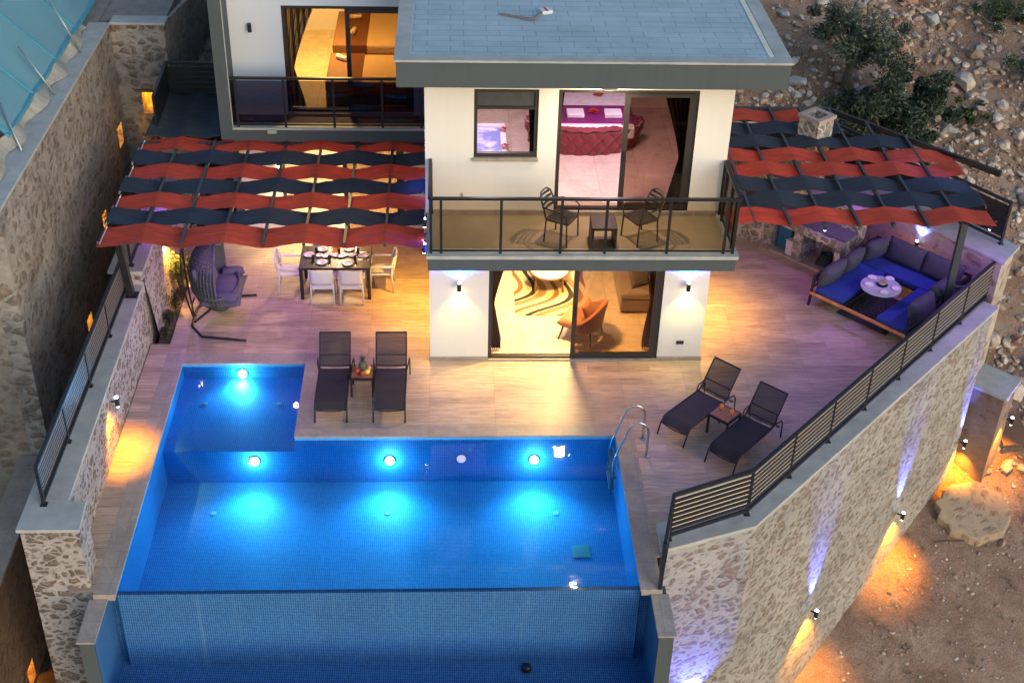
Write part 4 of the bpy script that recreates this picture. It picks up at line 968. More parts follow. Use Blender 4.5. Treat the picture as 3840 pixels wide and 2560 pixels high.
# ------------------------------------------------------------------ hanging egg chair
eg = thing('egg_chair', 'grey rope egg swing chair with purple cushions hanging from a dark stand', 'swing chair', (-4.1, 1.5, 0))
M_rope = simple('grey_rope', (.060,.065,.078), .8, 0, .2, 30, .5, .005, 80)
for s_, y1_ in ((-1,-.85),(1,.82)):
    pts = [(-.62,.0,.02),(-.60,s_*.35,.02),(-.35,s_*.72,.02),(.52,y1_,.02)]
    fine = []
    for i in range(len(pts)-1):
        for q in range(6): fine.append(Vector(pts[i]).lerp(Vector(pts[i+1]), q/6))
    fine.append(Vector(pts[-1])); MB().tube(fine, .026, 10).build('stand_foot', M_metal, eg, smooth=True)
for s_ in (-1, 1):
    pts = []
    for i in range(25):
        a = i/24; z = .02+2.12*a; x = -.62-.10*sin(pi*a)+.32*max(0,a-.72)**1.0*2.2; y = s_*(.16*sin(pi*min(1,a*1.15))*.9+.03)
        pts.append((x, y, z))
    MB().tube(pts, .02, 8).build('stand_pole', M_metal, eg, smooth=True)
MB().tube([(-.45,0,2.12),(-.25,0,2.20),(.0,0,2.16),(.02,0,1.85)], .022, 8).build('hook_arm', M_metal, eg, smooth=True)
MB().bar((-.6,-.15,.38),(-.6,.15,.38),.03,.03).bar((-.58,-.2,.02),(-.25,.45,.02),.03,.03).build('brace', M_metal, eg)
cx, cz, ax, ay, az_ = -.02, 1.04, .46, .64, .78
def shell(u, v):
    th = pi*(.04+.92*v); ph = pi*(.5+1.0*u) ; sq = .35
    a = cos(ph)*(1 if cos(ph) < 0 else 1)
    return (cx+ax*sin(th)*cos(ph)*1.25+.20*(1-v)*0, ay*sin(th)*sin(ph), cz+az_*cos(th))
o = MB().grid(shell, 26, 30).build('basket_weave', M_rope, eg, smooth=True); mod(o, 'WIREFRAME', thickness=.028, use_even_offset=False)
def shell2(u, v):
    p_ = shell(u, .36+.64*v); return (cx+(p_[0]-cx)*.97, p_[1]*.97, cz+(p_[2]-cz)*.985)
MB().grid(shell2, 26, 22).build('basket_back', M_rope, eg, smooth=True)
def bowl(u, v):
    th = pi*(.60+.36*v); ph = 2*pi*u
    rx = ax*(1.25 if cos(ph) < 0 else .80)
    return (cx+rx*sin(th)*cos(ph), ay*sin(th)*sin(ph), cz+az_*cos(th))
o = MB().grid(bowl, 40, 10, True).build('basket_bowl', M_rope, eg, smooth=True); mod(o, 'WIREFRAME', thickness=.038, use_even_offset=False)
def bowl2(u, v):
    p_ = bowl(u, v); return (cx+(p_[0]-cx)*1.0, p_[1]*1.0, p_[2]+.01)
o = MB().grid(bowl2, 40, 10, True).build('basket_lining', M_rope, eg, smooth=True)
MB().tube([(cx+ax*.80*sin(a)*1, ay*sin(a)*0+0, 0) for a in (0,)]*0 + [shell(0 if i < 30 else 1, (i if i < 30 else 59-i)/29) for i in range(60)], .024, 8, closed=True).build('basket_rim', M_rope, eg, smooth=True)
MB().tube([bowl(i/40, 0) for i in range(40)], .028, 8, closed=True).build('seat_rim', M_rope, eg, smooth=True)
M_pur = simple('purple_cushion', (.075,.070,.12), .9, 0, .15, 10, .5, .01, 60)
MB().pillow((.02,0,.64), (.80,1.14,.44), None, 18, .5, 1.9).build('seat_cushion', M_pur, eg, smooth=True, weld=True)
MB().pillow((-.30,0,1.0), (.80,1.05,.30), rotm(y=radians(70)), 18, .4).build('back_cushion', M_pur, eg, smooth=True, weld=True)
for s_, sc_ in ((-1,1),(1,1)):
    MB().pillow((.14,s_*.48,.78), (.48,.22,.22), rotm(z=s_*.3), 12, .45).build('bolster', M_pur, eg, smooth=True, weld=True)

# ------------------------------------------------------------------ balcony furniture
M_ch = simple('charcoal_resin', (.045,.040,.042), .5, 0, .05, 5, 0)
def make_bchair():
    t = thing('balcony_chair', '', 'chair', group='slatted chairs on the front balcony')
    for x in (-.22,.22):
        MB().tube([(x*1.1,-.22,0),(x*1.0,-.20,.43),(x*.95,-.26,.62)], .015, 8).build('rear_leg', M_ch, t, smooth=True)
        MB().tube([(x*1.1,.22,0),(x*1.08,.20,.42)], .015, 8).build('front_leg', M_ch, t, smooth=True)
        MB().tube([(x*1.08,.20,.42),(x*1.25,.20,.60),(x*1.27,.10,.66),(x*1.25,-.12,.66),(x*.98,-.25,.64)], .014, 8).build('armrest', M_ch, t, smooth=True)
    m = MB(); m.bar((-.22,-.2,.43),(-.22,.21,.43),.03,.03); m.bar((.22,-.2,.43),(.22,.21,.43),.03,.03); m.bar((-.22,.21,.43),(.22,.21,.43),.04,.03); m.bar((-.22,-.2,.43),(.22,-.2,.43),.04,.03)
    for i in range(7): m.bar((-.18+i*.06,-.2,.44),(-.18+i*.06,.21,.44),.036,.014)
    m.build('seat', M_ch, t)
    m = MB()
    for j in range(4):
        z = .56+.075*j; w = .21-.012*j; pts = [(w*s_/4, -.26-.03*(1-(s_/4)**2)-.03*j, z) for s_ in range(-4,5)]
        for i in range(8): m.bar(pts[i], pts[i+1], .014, .05)
    for s_ in (-1,1): m.tube([(s_*.21,-.22,.45),(s_*.215,-.25,.6),(s_*.19,-.34,.80),(s_*.10,-.375,.86),(0,-.38,.865)], .016, 8)
    m.build('backrest', M_ch, t)
    return t
bc = make_bchair()
place(bc, True, (2.34,-.52,2.985), radians(-119), 'charcoal slatted chair left of the balcony table')
place(bc, False, (3.73,-.52,2.985), radians(119), 'charcoal slatted chair right of the balcony table')
t = thing('balcony_table', 'square charcoal table between the two balcony chairs', 'table', (3.06,-.66,2.985))
MB().box(-.225,.225,-.24,.24,.36,.41).build('tabletop', M_ch, t, bevel=.012)
for s_ in (-1,1):
    m = MB(); m.box(s_*.20-.022, s_*.20+.022, -.23,.23,0,.36); m.build('leg_panel', M_ch, t, bevel=.008)
MB().box(-.18,.18,.19,.22,.12,.36).build('back_panel', M_ch, t)

# ------------------------------------------------------------------ curtains and interiors
def curtain(x0, x1, xt0, xt1, y, z0, z1, zt, mat, lab, n=60):
    def fn(u, v):
        z = z0+(z1-z0)*v; k_ = 1-min(1, abs(z-zt)/1.5)**1.2 if z > zt else 1-.35*min(1, (zt-z)/.8)
        k_ = min(1, k_)
        a = x0+(xt0-x0)*k_; b = x1+(xt1-x1)*k_
        return (a+(b-a)*u, y+.05*sin(u*38)*(1-.4*k_), z)
    o = MB().grid(fn, n*2, 30).build('curtain', mat, smooth=True); return tag(o, lab, 'curtain')
M_curt = cloth_mat('mauve_brown_curtain', (.11,.07,.065), .15); M_curt2 = cloth_mat('dark_curtain', (.055,.048,.05), .12)
k = NB('gold_striped_curtain'); wv = k.new('TexWave'); wv.bands_direction = 'X'; wv.inputs['Scale'].default_value = 2.6; k.link(k.coord(), wv.inputs[0]); k.color(k.ramp(wv.outputs[0], [(.4,(.06,.035,.025)),(.6,(.42,.24,.06))])); k.rough(.8); M_curt3 = k.m
curtain(1.14, 1.62, 1.14, 1.22, .32, .05, 2.5, 1.1, M_curt, 'brown curtain tied back at the left of the living room door')
curtain(3.95, 4.36, 4.18, 4.36, .34, .05, 2.5, 1.1, M_curt, 'brown curtain at the right of the living room door')
curtain(4.05, 4.68, 4.50, 4.68, .62, 3.05, 5.5, 4.0, M_curt2, 'dark curtain at the right of the front bedroom door')
curtain(2.28, 2.42, 2.28, 2.32, .62, 3.05, 5.5, 4.2, M_curt2, 'dark curtain edge at the left of the front bedroom door')
curtain(-2.93, -2.25, -2.93, -2.80, 4.86, 3.05, 5.5, 3.9, M_curt3, 'gold and brown striped curtain in the left bedroom')
curtain(1.72, 1.90, 1.80, 1.90, .62, 3.5, 5.5, 4.2, M_curt2, 'dark curtain beside the bathtub window')
# living room
k = NB('swirl_rug'); v = k.coord((1,1,1)); sx = k.new('SeparateXYZ'); k.link(v, sx.inputs[0])
sn = k.math('SINE', k.math('MULTIPLY_ADD', sx.outputs[1], 2.9, k.math('MULTIPLY_ADD', sx.outputs[0], .9, 1.9)))
ff = k.math('MULTIPLY_ADD', sn, -.30, k.math('MULTIPLY_ADD', sx.outputs[1], -.42, k.math('MULTIPLY', sx.outputs[0], .95))); ff = k.math('FRACT', k.math('MULTIPLY_ADD', ff, 1.25, 5.1))
bk = k.new('TexChecker'); bk.inputs['Scale'].default_value = 26; bk.inputs['Color1'].default_value = (1,1,1,1); bk.inputs['Color2'].default_value = (.55,.5,.42,1); k.link(v, bk.inputs[0])
c = k.ramp(ff, [(.0,(.72,.60,.36)),(.22,(.74,.62,.38)),(.25,(.04,.025,.02)),(.36,(.05,.03,.02)),(.39,(.70,.58,.36)),(.44,(.36,.22,.10)),(.62,(.42,.27,.12)),(.66,(.75,.64,.42)),(.82,(.72,.6,.36)),(.86,(.30,.14,.05)),(1,(.26,.12,.04))])
for n_ in k.n:
    if n_.type == 'VALTORGB': n_.color_ramp.interpolation = 'CONSTANT'
k.color(k.mix(1.0, c, bk.outputs[0], 'MULTIPLY')); k.rough(.95)
m = MB(); m.box(-.75,.75,-.9,.9,0,.015); o = m.build('living_rug', k.m, bevel=.004); o.location = (2.45, 2.43, .022); tag(o, 'cream and brown swirl rug on the living room floor', 'rug')
t = thing('coffee_table', 'round pale coffee table on brown legs over the swirl rug', 'table', (2.43, 2.62, .037))
MB().lathe([(.38,.40),(.40,.41),(.40,.44),(.39,.445)], (0,0,0), 36).build('tabletop', simple('pale_top', (.75,.70,.52), .25), t)
MB().lathe([(.405,.39),(.41,.41),(.40,.425)], (0,0,0), 36).build('table_rim', simple('walnut', (.20,.08,.03), .5), t)
for a in (35,145,215,325): MB().tube([(.33*cos(radians(a)),.33*sin(radians(a)),.40),(.35*cos(radians(a)),.35*sin(radians(a)),0)], .022, 8).build('leg', simple('walnut',(0,0,0)), t)
M_orange = simple('burnt_orange_velvet', (.33,.13,.06), .8, 0, .15, 8, .3, .005, 60, .3)
ac = thing('armchair', 'burnt orange shell armchair behind the living room door', 'armchair', (2.98, .84, .02), radians(64))
def shellc(u, v):
    a = pi*(-.02+1.04*u); r = .36+.10*v; h = .30+v*(.22+.36*max(0,sin(a))**1.5)
    return (r*cos(a)*1.02, -.02-.34*sin(a)*(1+.25*v), h)
o = MB().grid(shellc, 30, 10).build('backrest', M_orange, ac, smooth=True); mod(o, 'SOLIDIFY', thickness=.07, offset=0)
MB().pillow((0,.06,.36), (.66,.72,.22), None, 14, .25, 4).build('seat', M_orange, ac, smooth=True, weld=True)
MB().pillow((.0,-.12,.62), (.42,.36,.14), rotm(x=radians(65)), 10).build('pillow', M_orange, ac, smooth=True, weld=True)
for x, y in ((-.26,-.26),(.26,-.26),(-.26,.30),(.26,.30)): MB().tube([(x,y,.30),(x*1.25,y*1.2,0)], [.022,.012], 8).build('leg', simple('dark_leg', (.03,.018,.012), .5), ac)
M_gs = simple('taupe_velvet', (.20,.15,.13), .85, 0, .12, 10, .3, .005, 60, .2)
so_ = thing('living_sofa', 'taupe sofa along the right wall of the living room', 'sofa', (4.30, 2.7, .02))
MB().box(-.48,.55,-1.1,1.9,.05,.33).build('base', M_gs, so_, bevel=.03); MB().box(-.50,.50,-1.12,1.7,.33,.48).build('seat_cushion', M_gs, so_, bevel=.05); MB().box(.38,.62,-1.1,1.9,.3,.85).build('backrest', M_gs, so_, bevel=.06)
o = MB().pillow((0,0,0), (.44,.44,.16), rotm(x=radians(60), z=.5), 12).build('throw_pillow', simple('grey_pillow', (.10,.085,.08), .9), smooth=True, weld=True); o.location = (4.20, 2.0, .68); tag(o, 'grey pillow at the near end of the taupe sofa', 'pillow')
# front bedroom
M_bed = simple('crimson_velvet', (.17,.006,.018), .7, 0, .1, 8, .2, .003, 60, .4)
bed = thing('round_bed', 'bed with deep buttoned crimson base and purple cover', 'bed', (3.05, 3.6, 3.02))
def tuft(u, v):
    a = pi*(1.06+.88*u); x = 1.20*cos(a)*1.0; y = -.98*abs(sin(a))**.75
    z = .0+.52*v; i = u*22; j = v*3.2
    b = .045*abs(cos(pi*(i+j)/2)*cos(pi*(i-j)/2))**.6
    k_ = 1+b-.10*(1-v)
    return (x*k_, y*k_, z)
MB().grid(tuft, 220, 40).build('tufted_base', M_bed, bed, smooth=True)
def rim(u, v):
    a = pi*(1.06+.88*u); r = 1-.2*v; i = u*22; j = v*2.2
    return (1.2*cos(a)*r, -.98*abs(sin(a))**.75*r, .52+.05*sin(pi*v)+.03*abs(cos(pi*(i+j)/2)*cos(pi*(i-j)/2)))
MB().grid(rim, 220, 16).build('tufted_rim', M_bed, bed, smooth=True)
MB().box(-.95,.95,-.80,1.3,.30,.58).build('mattress', simple('white_linen', (.72,.68,.70), .9), bed, bevel=.05)
MB().box(-.97,.97,-.68,.18,.35,.60).build('bed_runner', simple('purple_satin', (.17,.015,.13), .4), bed, bevel=.03)
MB().box(-1.1,1.1,1.3,1.42,.2,1.3).build('headboard', M_bed, bed, bevel=.03)
for x, w in ((2.86,'left'),(3.61,'right')):
    t = thing('folded_towel', 'white folded towel on the %s of the purple bed cover' % w, 'towel', (x, 3.30, 3.625))
    for j in range(3): MB().box(-.17,.17,-.16,.16,j*.022,j*.022+.018).build('fold', simple('white_towel', (.70,.68,.72), .95), t, bevel=.008)
def flower(x, y, z, lab, s=1):
    t = thing('red_flower', lab, 'flower', (x, y, z)); m = MB()
    for i in range(26):
        a = i*2.4; r = (.02+.09*(i/26))*s; h = .03+.05*(1-i/26)
        m.add([(r*.3*cos(a),r*.3*sin(a),h*.5),(r*cos(a-.35),r*sin(a-.35),h),(r*1.25*cos(a),r*1.25*sin(a),h*.8),(r*cos(a+.35),r*sin(a+.35),h)], [(0,1,2,3)])
    m.build('petals', simple('red_petals', (.50,.03,.01), .6), t); MB().tube([(0,0,0),(.0,-.09*s,.01)], .005, 5).build('stem', simple('dark_stem', (.08,.03,.02), .7), t)
flower(3.24, 3.42, 3.62, 'red flower between the two folded towels'); flower(3.42, 4.3, 3.60, 'red flower at the head of the purple bed')
t = thing('tv_screen', 'dark wall panel with a television beside the bedroom curtain', 'television', (4.95, 3.2, 3.6))
MB().box(-.05,.05,-.75,.75,0,.95).build('screen', simple('screen_black', (.02,.022,.028), .2), t, bevel=.01); MB().box(.05,.17,-.1,.1,.3,.6).build('bracket', M_metal, t)
t = thing('bathtub', 'white jacuzzi bathtub of foamy water behind the small window', 'bathtub', (.75, 2.4, 3.02))
m = MB(); m.box(-.6,.72,-.72,-.6,0,.5); m.box(-.6,.72,.6,.72,0,.5); m.box(-.6,-.5,-.6,.6,0,.5); m.box(.6,.72,-.6,.6,0,.5); m.build('tub', simple('tub_white', (.68,.66,.74), .25), t, bevel=.03)
k = NB('bath_foam'); k.color(k.ramp(k.noise(k.coord(), 2.2, 6), [(.45,(.22,.26,.62)),(.6,(.7,.72,.85))])); k.rough(.5)
MB().box(-.5,.6,-.6,.6,.3,.44).build('bath_water', k.m, t); MB().pillow((-.2,.62,.54), (.7,.22,.2), None, 12, .4).build('headrest', simple('dark_headrest', (.05,.04,.06), .6), t, smooth=True, weld=True)
flower(1.42, 2.75, 3.53, 'dark red flower at the far corner of the bathtub', .7); flower(1.42, 2.0, 3.53, 'dark red flower at the near corner of the bathtub', .7)
# left bedroom
M_lin = simple('cream_linen', (.72,.58,.34), .9, 0, .05, 3, 0); M_brn = simple('brown_runner', (.20,.085,.03), .8, 0, .1, 6, 0)
for i, (y0, y1_, w) in enumerate(((4.95,6.55,'nearer'),(7.0,9.1,'farther'))):
    t = thing('single_bed', '%s bed in the left bedroom with cream sheet and brown runner' % w, 'bed', (-1.2, (y0+y1_)/2, 3.02)); h = (y1_-y0)/2
    MB().box(-1.0,1.0,-h,h,0,.30).build('bed_base', M_brn, t, bevel=.02); MB().box(-.99,1.0,-h+.02,h-.02,.30,.53).build('mattress', M_lin, t, bevel=.05); MB().box(-1.005,-.25,-h-.0,h+.0,.31,.545).build('bed_runner', M_brn, t, bevel=.03)
for (x, y, r, w) in ((-1.94,6.14,-40,'nearer bed'),(-1.78,8.6,15,'far end of the farther bed'),(-1.78,7.7,80,'near side of the farther bed')):
    o = MB().tube([(-.14,0,0),(-.13,0,0),(.13,0,0),(.14,0,0)], [.03,.055,.055,.03], 14).build('rolled_towel', simple('cream_towel', (.75,.66,.58), .95), smooth=True); o.location = (x, y, 3.62); o.rotation_euler = (0,0,radians(r)); tag(o, 'rolled towel on the %s' % w, 'towel', 'rolled towels in the left bedroom')
t = thing('writing_desk', 'dark desk behind the smoked glass in the left bedroom', 'desk', (-1.3, 4.98, 3.02)) if False else None

# interior lights (ceiling lamps of the lit rooms, and one added spill lamp)
def ceiling_lamp(loc, lab, e, col, size=.5):
    t = thing('ceiling_lamp', lab, 'ceiling lamp', loc)
    MB().lathe([(.20,.0),(.22,.02),(.22,.06)], (0,0,-.06), 24).build('housing', M_whit, t); MB().lathe([(.18,.0),(.19,.012)], (0,0,-.075), 24).build('diffuser', emit('diffuser_%s' % lab[:4], col, 1.2), t)
    light('AREA', (0,0,-.1), e, col, t, size, (0,0,-2), name='ceiling_light')
ceiling_lamp((2.6, 2.4, 2.78), 'warm ceiling lamp of the living room', 80, (1,.80,.50))
ceiling_lamp((2.7, .75, 2.78), 'yellow ceiling lamp just inside the living room door', 190, (1,.60,.17), .3)  # extra lamp, added so that warm light spills steeply onto the deck
ceiling_lamp((3.05, -.12, 5.755), 'small warm soffit lamp over the balcony table', 34, (1,.80,.50), .12)
ceiling_lamp((3.6, 1.9, 5.74), 'pink white ceiling lamp of the front bedroom', 50, (.98,.66,.86))
ceiling_lamp((1.1, 2.4, 5.74), 'lilac ceiling lamp over the bathtub', 45, (.95,.72,.85))
ceiling_lamp((-2.2, 6.6, 5.88), 'amber ceiling lamp of the left bedroom', 130, (1,.62,.20))
ceiling_lamp((-2.0, 5.9, 2.70), 'warm ceiling lamp of the room under the left pergola', 150, (1,.70,.35))

# ------------------------------------------------------------------ roof debris
m = MB(); m.bar((1.27,1.75,6.24),(1.84,1.44,6.26),.04,.025); m.bar((1.84,1.44,6.26),(2.0,1.80,6.25),.04,.025); o = m.build('metal_profile', simple('loose_profile', (.22,.18,.15), .6)); tag(o, 'bent metal profile lying on the roof tiles', 'metal strip')
t = thing('cardboard_pack', 'small white pack with a red stripe on the roof', 'package', (2.09,1.88,6.222), .3)
MB().box(-.10,.10,-.09,.09,0,.06).build('pack', simple('white_pack', (.6,.6,.6), .7), t, bevel=.004); MB().box(-.02,.02,-.092,.092,.0605,.0635).build('stripe', simple('red_stripe', (.45,.06,.05), .7), t)
m = MB(); m.lathe([(.006,0),(.006,.12)], (0,0,0), 6)

# ------------------------------------------------------------------ planting
def leaf_cloud(m, centers, n, ls, rng, asp=.4, outer=.5):
    for _ in range(n):
        c, r = centers[rng.randrange(len(centers))]
        d = Vector((rng.gauss(0,1), rng.gauss(0,1), rng.gauss(0,1))).normalized() * (rng.random()**outer)
        p = Vector(c)+Vector((d.x*r[0], d.y*r[1], d.z*r[2]))
        a = Vector((rng.gauss(0,1), rng.gauss(0,1), rng.gauss(0,.7)+.3)).normalized(); b = a.cross(Vector((rng.gauss(0,1), rng.gauss(0,1), rng.gauss(0,1)))).normalized()
        l = ls*(.6+.8*rng.random()); w = l*asp
        m.add([p-a*l*.5, p+b*w*.5, p+a*l*.5, p-b*w*.5], [(0,1,2,3)])
def leaf_mat(name, a, b, c=None):
    k = NB(name); oi = k.new('NewGeometry'); col = k.ramp(oi.outputs['Random Per Island'], [(0,a),(.6,b),(1,c or b)])
    k.color(col); k.rough(.6); t = k.new('BsdfTranslucent'); k.link(col, t.inputs[0]); mx = k.new('MixShader'); mx.inputs[0].default_value = .25
    k.link(k.b.outputs[0], mx.inputs[1]); k.link(t.outputs[0], mx.inputs[2]); k.link(mx.outputs[0], k.out.inputs[0]); return k.m
flat('planting_bed', [(-5.27,.56),(-5.04,.56),(-5.04,3.6),(-5.27,3.6)], -.01, M_soil, 'dark soil bed at the foot of the garden wall')
M_lg = leaf_mat('shrub_leaf', (.05,.09,.02), (.10,.14,.03), (.16,.15,.04)); M_ld = leaf_mat('dark_leaf', (.018,.028,.018), (.035,.045,.03), (.08,.03,.03))
rng = random.Random(3)
def shrub(x, y, r, h, n, ls, mat, lab, z=0, nm='shrub'):
    t = thing(nm, lab, 'shrub', (x, y, z)); m = MB()
    cs = [((rng.uniform(-.5,.5)*r, rng.uniform(-.5,.5)*r, h*rng.uniform(.3,.8)), (r*.55, r*.55, h*.3)) for _ in range(7)]
    leaf_cloud(m, cs, n, ls, rng); m.build('foliage', mat, t)
    m = MB()
    for i in range(5):
        c = cs[i][0]; m.tube([(0,0,0),(c[0]*.4,c[1]*.4,c[2]*.5),c], [.012,.009,.004], 5)
    m.build('stems', simple('bark', (.06,.045,.035), .9), t)
shrub(-5.13, 2.45, .22, .95, 900, .055, M_lg, 'tallest shrub, lit yellow by the wall lamp behind the swing chair')
shrub(-5.13, 1.75, .18, .45, 420, .05, M_ld, 'reddish low plant in the middle of the planting bed')
shrub(-5.14, 1.15, .18, .38, 420, .06, M_ld, 'dark leafy plant near the front of the planting bed')
shrub(-5.14, .75, .14, .28, 260, .06, M_ld, 'dark plant at the front end of the planting bed')
shrub(-5.13, 3.15, .2, .6, 420, .05, M_lg, 'green shrub at the back end of the planting bed')

# ------------------------------------------------------------------ hillside trees and shrubs
M_ol = leaf_mat('olive_leaf', (.04,.065,.048), (.085,.11,.08), (.17,.20,.15)); M_bk = simple('olive_bark', (.10,.08,.06), .95, 0, .3, 10, .8, .02, 25)
def tree(x, y, h, crowns, n, ls, lab, mat, nm='olive_tree', cat='tree', trunk=True, seed=1):
    z = bumpy(x, y)-.05; t = thing(nm, lab, cat, (x, y, z)); rg = random.Random(seed)
    m = MB(); cs = []
    for c, r in crowns:
        for _ in range(9):
            d = Vector((rg.gauss(0,.5), rg.gauss(0,.5), rg.gauss(0,.42)))
            q = rg.uniform(.25,.5); cs.append(((c[0]+d.x*r[0], c[1]+d.y*r[1], c[2]+d.z*r[2]), (r[0]*q, r[1]*q, r[2]*q)))
    leaf_cloud(m, cs, n, ls, rg, .35, .6); m.build('crown', mat, t)
    m = MB()
    if trunk: m.tube([(0,0,0),(.05,-.03,h*.3),(-.06,.02,h*.55),(0,0,h*.75)], [.14,.11,.08,.04], 9)
    for i, (c, r) in enumerate(cs[::2]):
        b0 = (0,0,h*rg.uniform(.35,.6)) if trunk else (0,0,0); mid = ((b0[0]+c[0])/2, (b0[1]+c[1])/2, (b0[2]+c[2])/2-.1); m.tube([b0, mid, c], [.045,.03,.01], 6)
    m.build('trunk', M_bk, t)
tree(10.62, 11.0, 2.2, [((-.05,0,1.75),(1.05,.95,.85)), ((.6,-.2,1.4),(.7,.6,.5)), ((-.65,0,1.6),(.6,.5,.5)), ((.2,0,1.3),(.7,.6,.5))], 12000, .11, 'rounded olive tree standing on the slope behind the right pergola', M_ol, seed=4)
tree(11.5, 9.6, 1.8, [((0,0,1.0),(1.2,1.0,.8)), ((-.7,.2,.9),(.8,.7,.7)), ((.8,.3,.9),(.7,.7,.6)), ((.1,-.3,.6),(1.1,.8,.6)), ((.5,.5,1.4),(.5,.5,.4))], 20000, .13, 'large dark bush directly behind the right pergola fence', leaf_mat('bush_leaf', (.018,.038,.024), (.04,.068,.042), (.10,.135,.08)), 'bush', 'bush', False, 5)
for i, (x, y, r, lab) in enumerate(((13.56,10.1,.45,'small round green shrub among the rocks'),(13.9,14.2,1.0,'dark bush at the top right by the fence'),(15.1,12.9,.9,'dark bush beside the neighbour stone wall'),(15.6,11.0,.8,'green bush at the right edge of the slope'))):
    tree(x, y, r, [((0,0,r*.6),(r,r,r*.7)), ((r*.4,0,r*.4),(r*.6,r*.6,r*.5))], 1500+int(r*1500), .09, lab, leaf_mat('shrub_leaf_%d' % i, (.02,.05,.015), (.04,.08,.025), (.07,.11,.04)), 'bush', 'bush', False, 10+i)
# dry grass
m = MB(); rg = random.Random(8)
for _ in range(9000):
    x = rg.uniform(6, 16.5); y = rg.uniform(8.5, 17)
    if noise.noise(Vector((x*.5, y*.5, 3))) < -.02: continue
    z = bumpy(x, y); h = rg.uniform(.08,.28); a = rg.uniform(0, 6.28); dx, dy = cos(a)*.012, sin(a)*.012; lx, ly = rg.gauss(0,.08), rg.gauss(0,.08)
    m.add([(x-dx,y-dy,z-.02),(x+dx,y+dy,z-.02),(x+lx,y+ly,z+h)], [(0,1,2)])
tag(m.build('dry_grass', leaf_mat('dry_grass', (.12,.08,.045), (.2,.145,.085), (.10,.10,.05))), 'dry brown grass on the upper slope', 'grass', kind='stuff')
m = MB()
for _ in range(150):
    x = rg.uniform(8, 15); y = rg.uniform(-4.5, 5)
    if x < 6.9+(y+3.5)*.93+.5: continue
    for i in range(26):
        a = rg.uniform(0, 6.28); d = rg.random()*.10; px, py = x+cos(a)*d, y+sin(a)*d; z = bumpy(px, py); h = rg.uniform(.03, .11); lx, ly = cos(a)*.06, sin(a)*.06
        m.add([(px-.006, py, z-.01), (px+.006, py+.004, z-.01), (px+lx, py+ly, z+h)], [(0, 1, 2)])
tag(m.build('weeds', leaf_mat('weed_leaf', (.06,.07,.03), (.12,.12,.05), (.20,.16,.08))), 'small dry weeds on the bare earth below the wall', 'weeds', kind='stuff')
# rocks
def rock_mesh(m, c, r, rg, sub=None):
    bm = bmesh.new(); bmesh.ops.create_icosphere(bm, subdivisions=2 if r > .12 else 1, radius=1)
    sx, sy, sz = rg.uniform(.7,1.3), rg.uniform(.7,1.3), rg.uniform(.45,.85); off = Vector((rg.uniform(0,99), rg.uniform(0,99), rg.uniform(0,99))); R_ = Matrix.Rotation(rg.uniform(0,6.28), 3, 'Z') @ Matrix.Rotation(rg.uniform(-.6,.6), 3, 'X')
    pl = [(Vector((rg.gauss(0,1), rg.gauss(0,1), rg.gauss(0,1))).normalized(), rg.uniform(.48,.80)) for _ in range(13)]
    vs = []
    for v in bm.verts:
        p = v.co.copy()
        for nn, dd in pl:
            q = p.dot(nn)-dd
            if q > 0: p -= nn*q
        p *= 1+.12*noise.noise(p*1.7+off); p = R_ @ Vector((p.x*sx*r, p.y*sy*r, p.z*sz*r)); vs.append(p+Vector(c))
    fs = [tuple(v.index for v in f.verts) for f in bm.faces]; bm.free(); m.add(vs, fs)
def rockmat(name, a, b, c):
    k = NB(name); gi = k.new('NewGeometry'); v = k.coord(kind='Object'); col = k.ramp(gi.outputs['Random Per Island'], [(0,a),(.5,b),(1,c)])
    n_ = k.noise(v, 9, 7, .7); k.color(k.mix(1.0, col, k.ramp(n_, [(.3,(.6,.58,.55)),(.65,(1.15,1.12,1.1))]), 'MULTIPLY')); k.rough(.92); k.bump(n_, .7, .03); return k.m
M_rk = rockmat('limestone_rubble', (.27,.20,.15), (.40,.33,.27), (.52,.49,.45))
rg = random.Random(21)
def inside(x, y):   # keep the rocks off the terrace side
    if y < 1.3 and x < 11.7+ (1.3-y)*-.9: return True
    if x < 9.3 and y < 7: return True
    if x < 12.2 and y < 2.6+ (12.2-x)*1.45: return True
    return False
def rockdens(x, y):
    d = .25+.75*max(0, min(1, .5+1.6*noise.noise(Vector((x*.28, y*.28, 7)))))
    if y < 1.5: d *= .10
    return d
m = MB(); cnt = 0
while cnt < 6500:
    x = rg.uniform(6, 19); y = rg.uniform(-4, 15)
    if inside(x, y) or rg.random() > rockdens(x, y): continue
    r = .035+.13*rg.random()**2.2; rock_mesh(m, (x, y, bumpy(x, y)+r*.15), r, rg); cnt += 1
tag(m.build('rubble', M_rk), 'loose limestone rubble scattered over the slope', 'rubble', kind='stuff')
m = MB(); cnt = 0
while cnt < 3200:
    x = rg.uniform(6, 17); y = rg.uniform(-7, 3)
    if x < 6.6+(y+3.5)*.93+ .6: continue
    r = .014+.05*rg.random()**4; rock_mesh(m, (x, y, bumpy(x, y)+r*.2), r, rg); cnt += 1
tag(m.build('gravel', M_rk), 'small stones on the bare earth below the wall', 'gravel', kind='stuff')
M_bl = [rockmat('boulder_stone_%d' % i, *c) for i, c in enumerate((((.30,.23,.17),)*3, ((.46,.41,.36),)*3, ((.34,.20,.15),)*3, ((.36,.38,.38),)*3))]
SPOTS = []
cnt = 0
while cnt < 170:
    x = rg.uniform(8.8, 17.5); y = rg.uniform(-.5, 13.5)
    if inside(x-.15, y-.15) or rg.random() > rockdens(x, y)*1.1: continue
    if any((x-a)**2+(y-b)**2 < .16 for a, b, _ in SPOTS): continue
    SPOTS.append((x, y, .14+.20*rg.random()**1.7)); cnt += 1
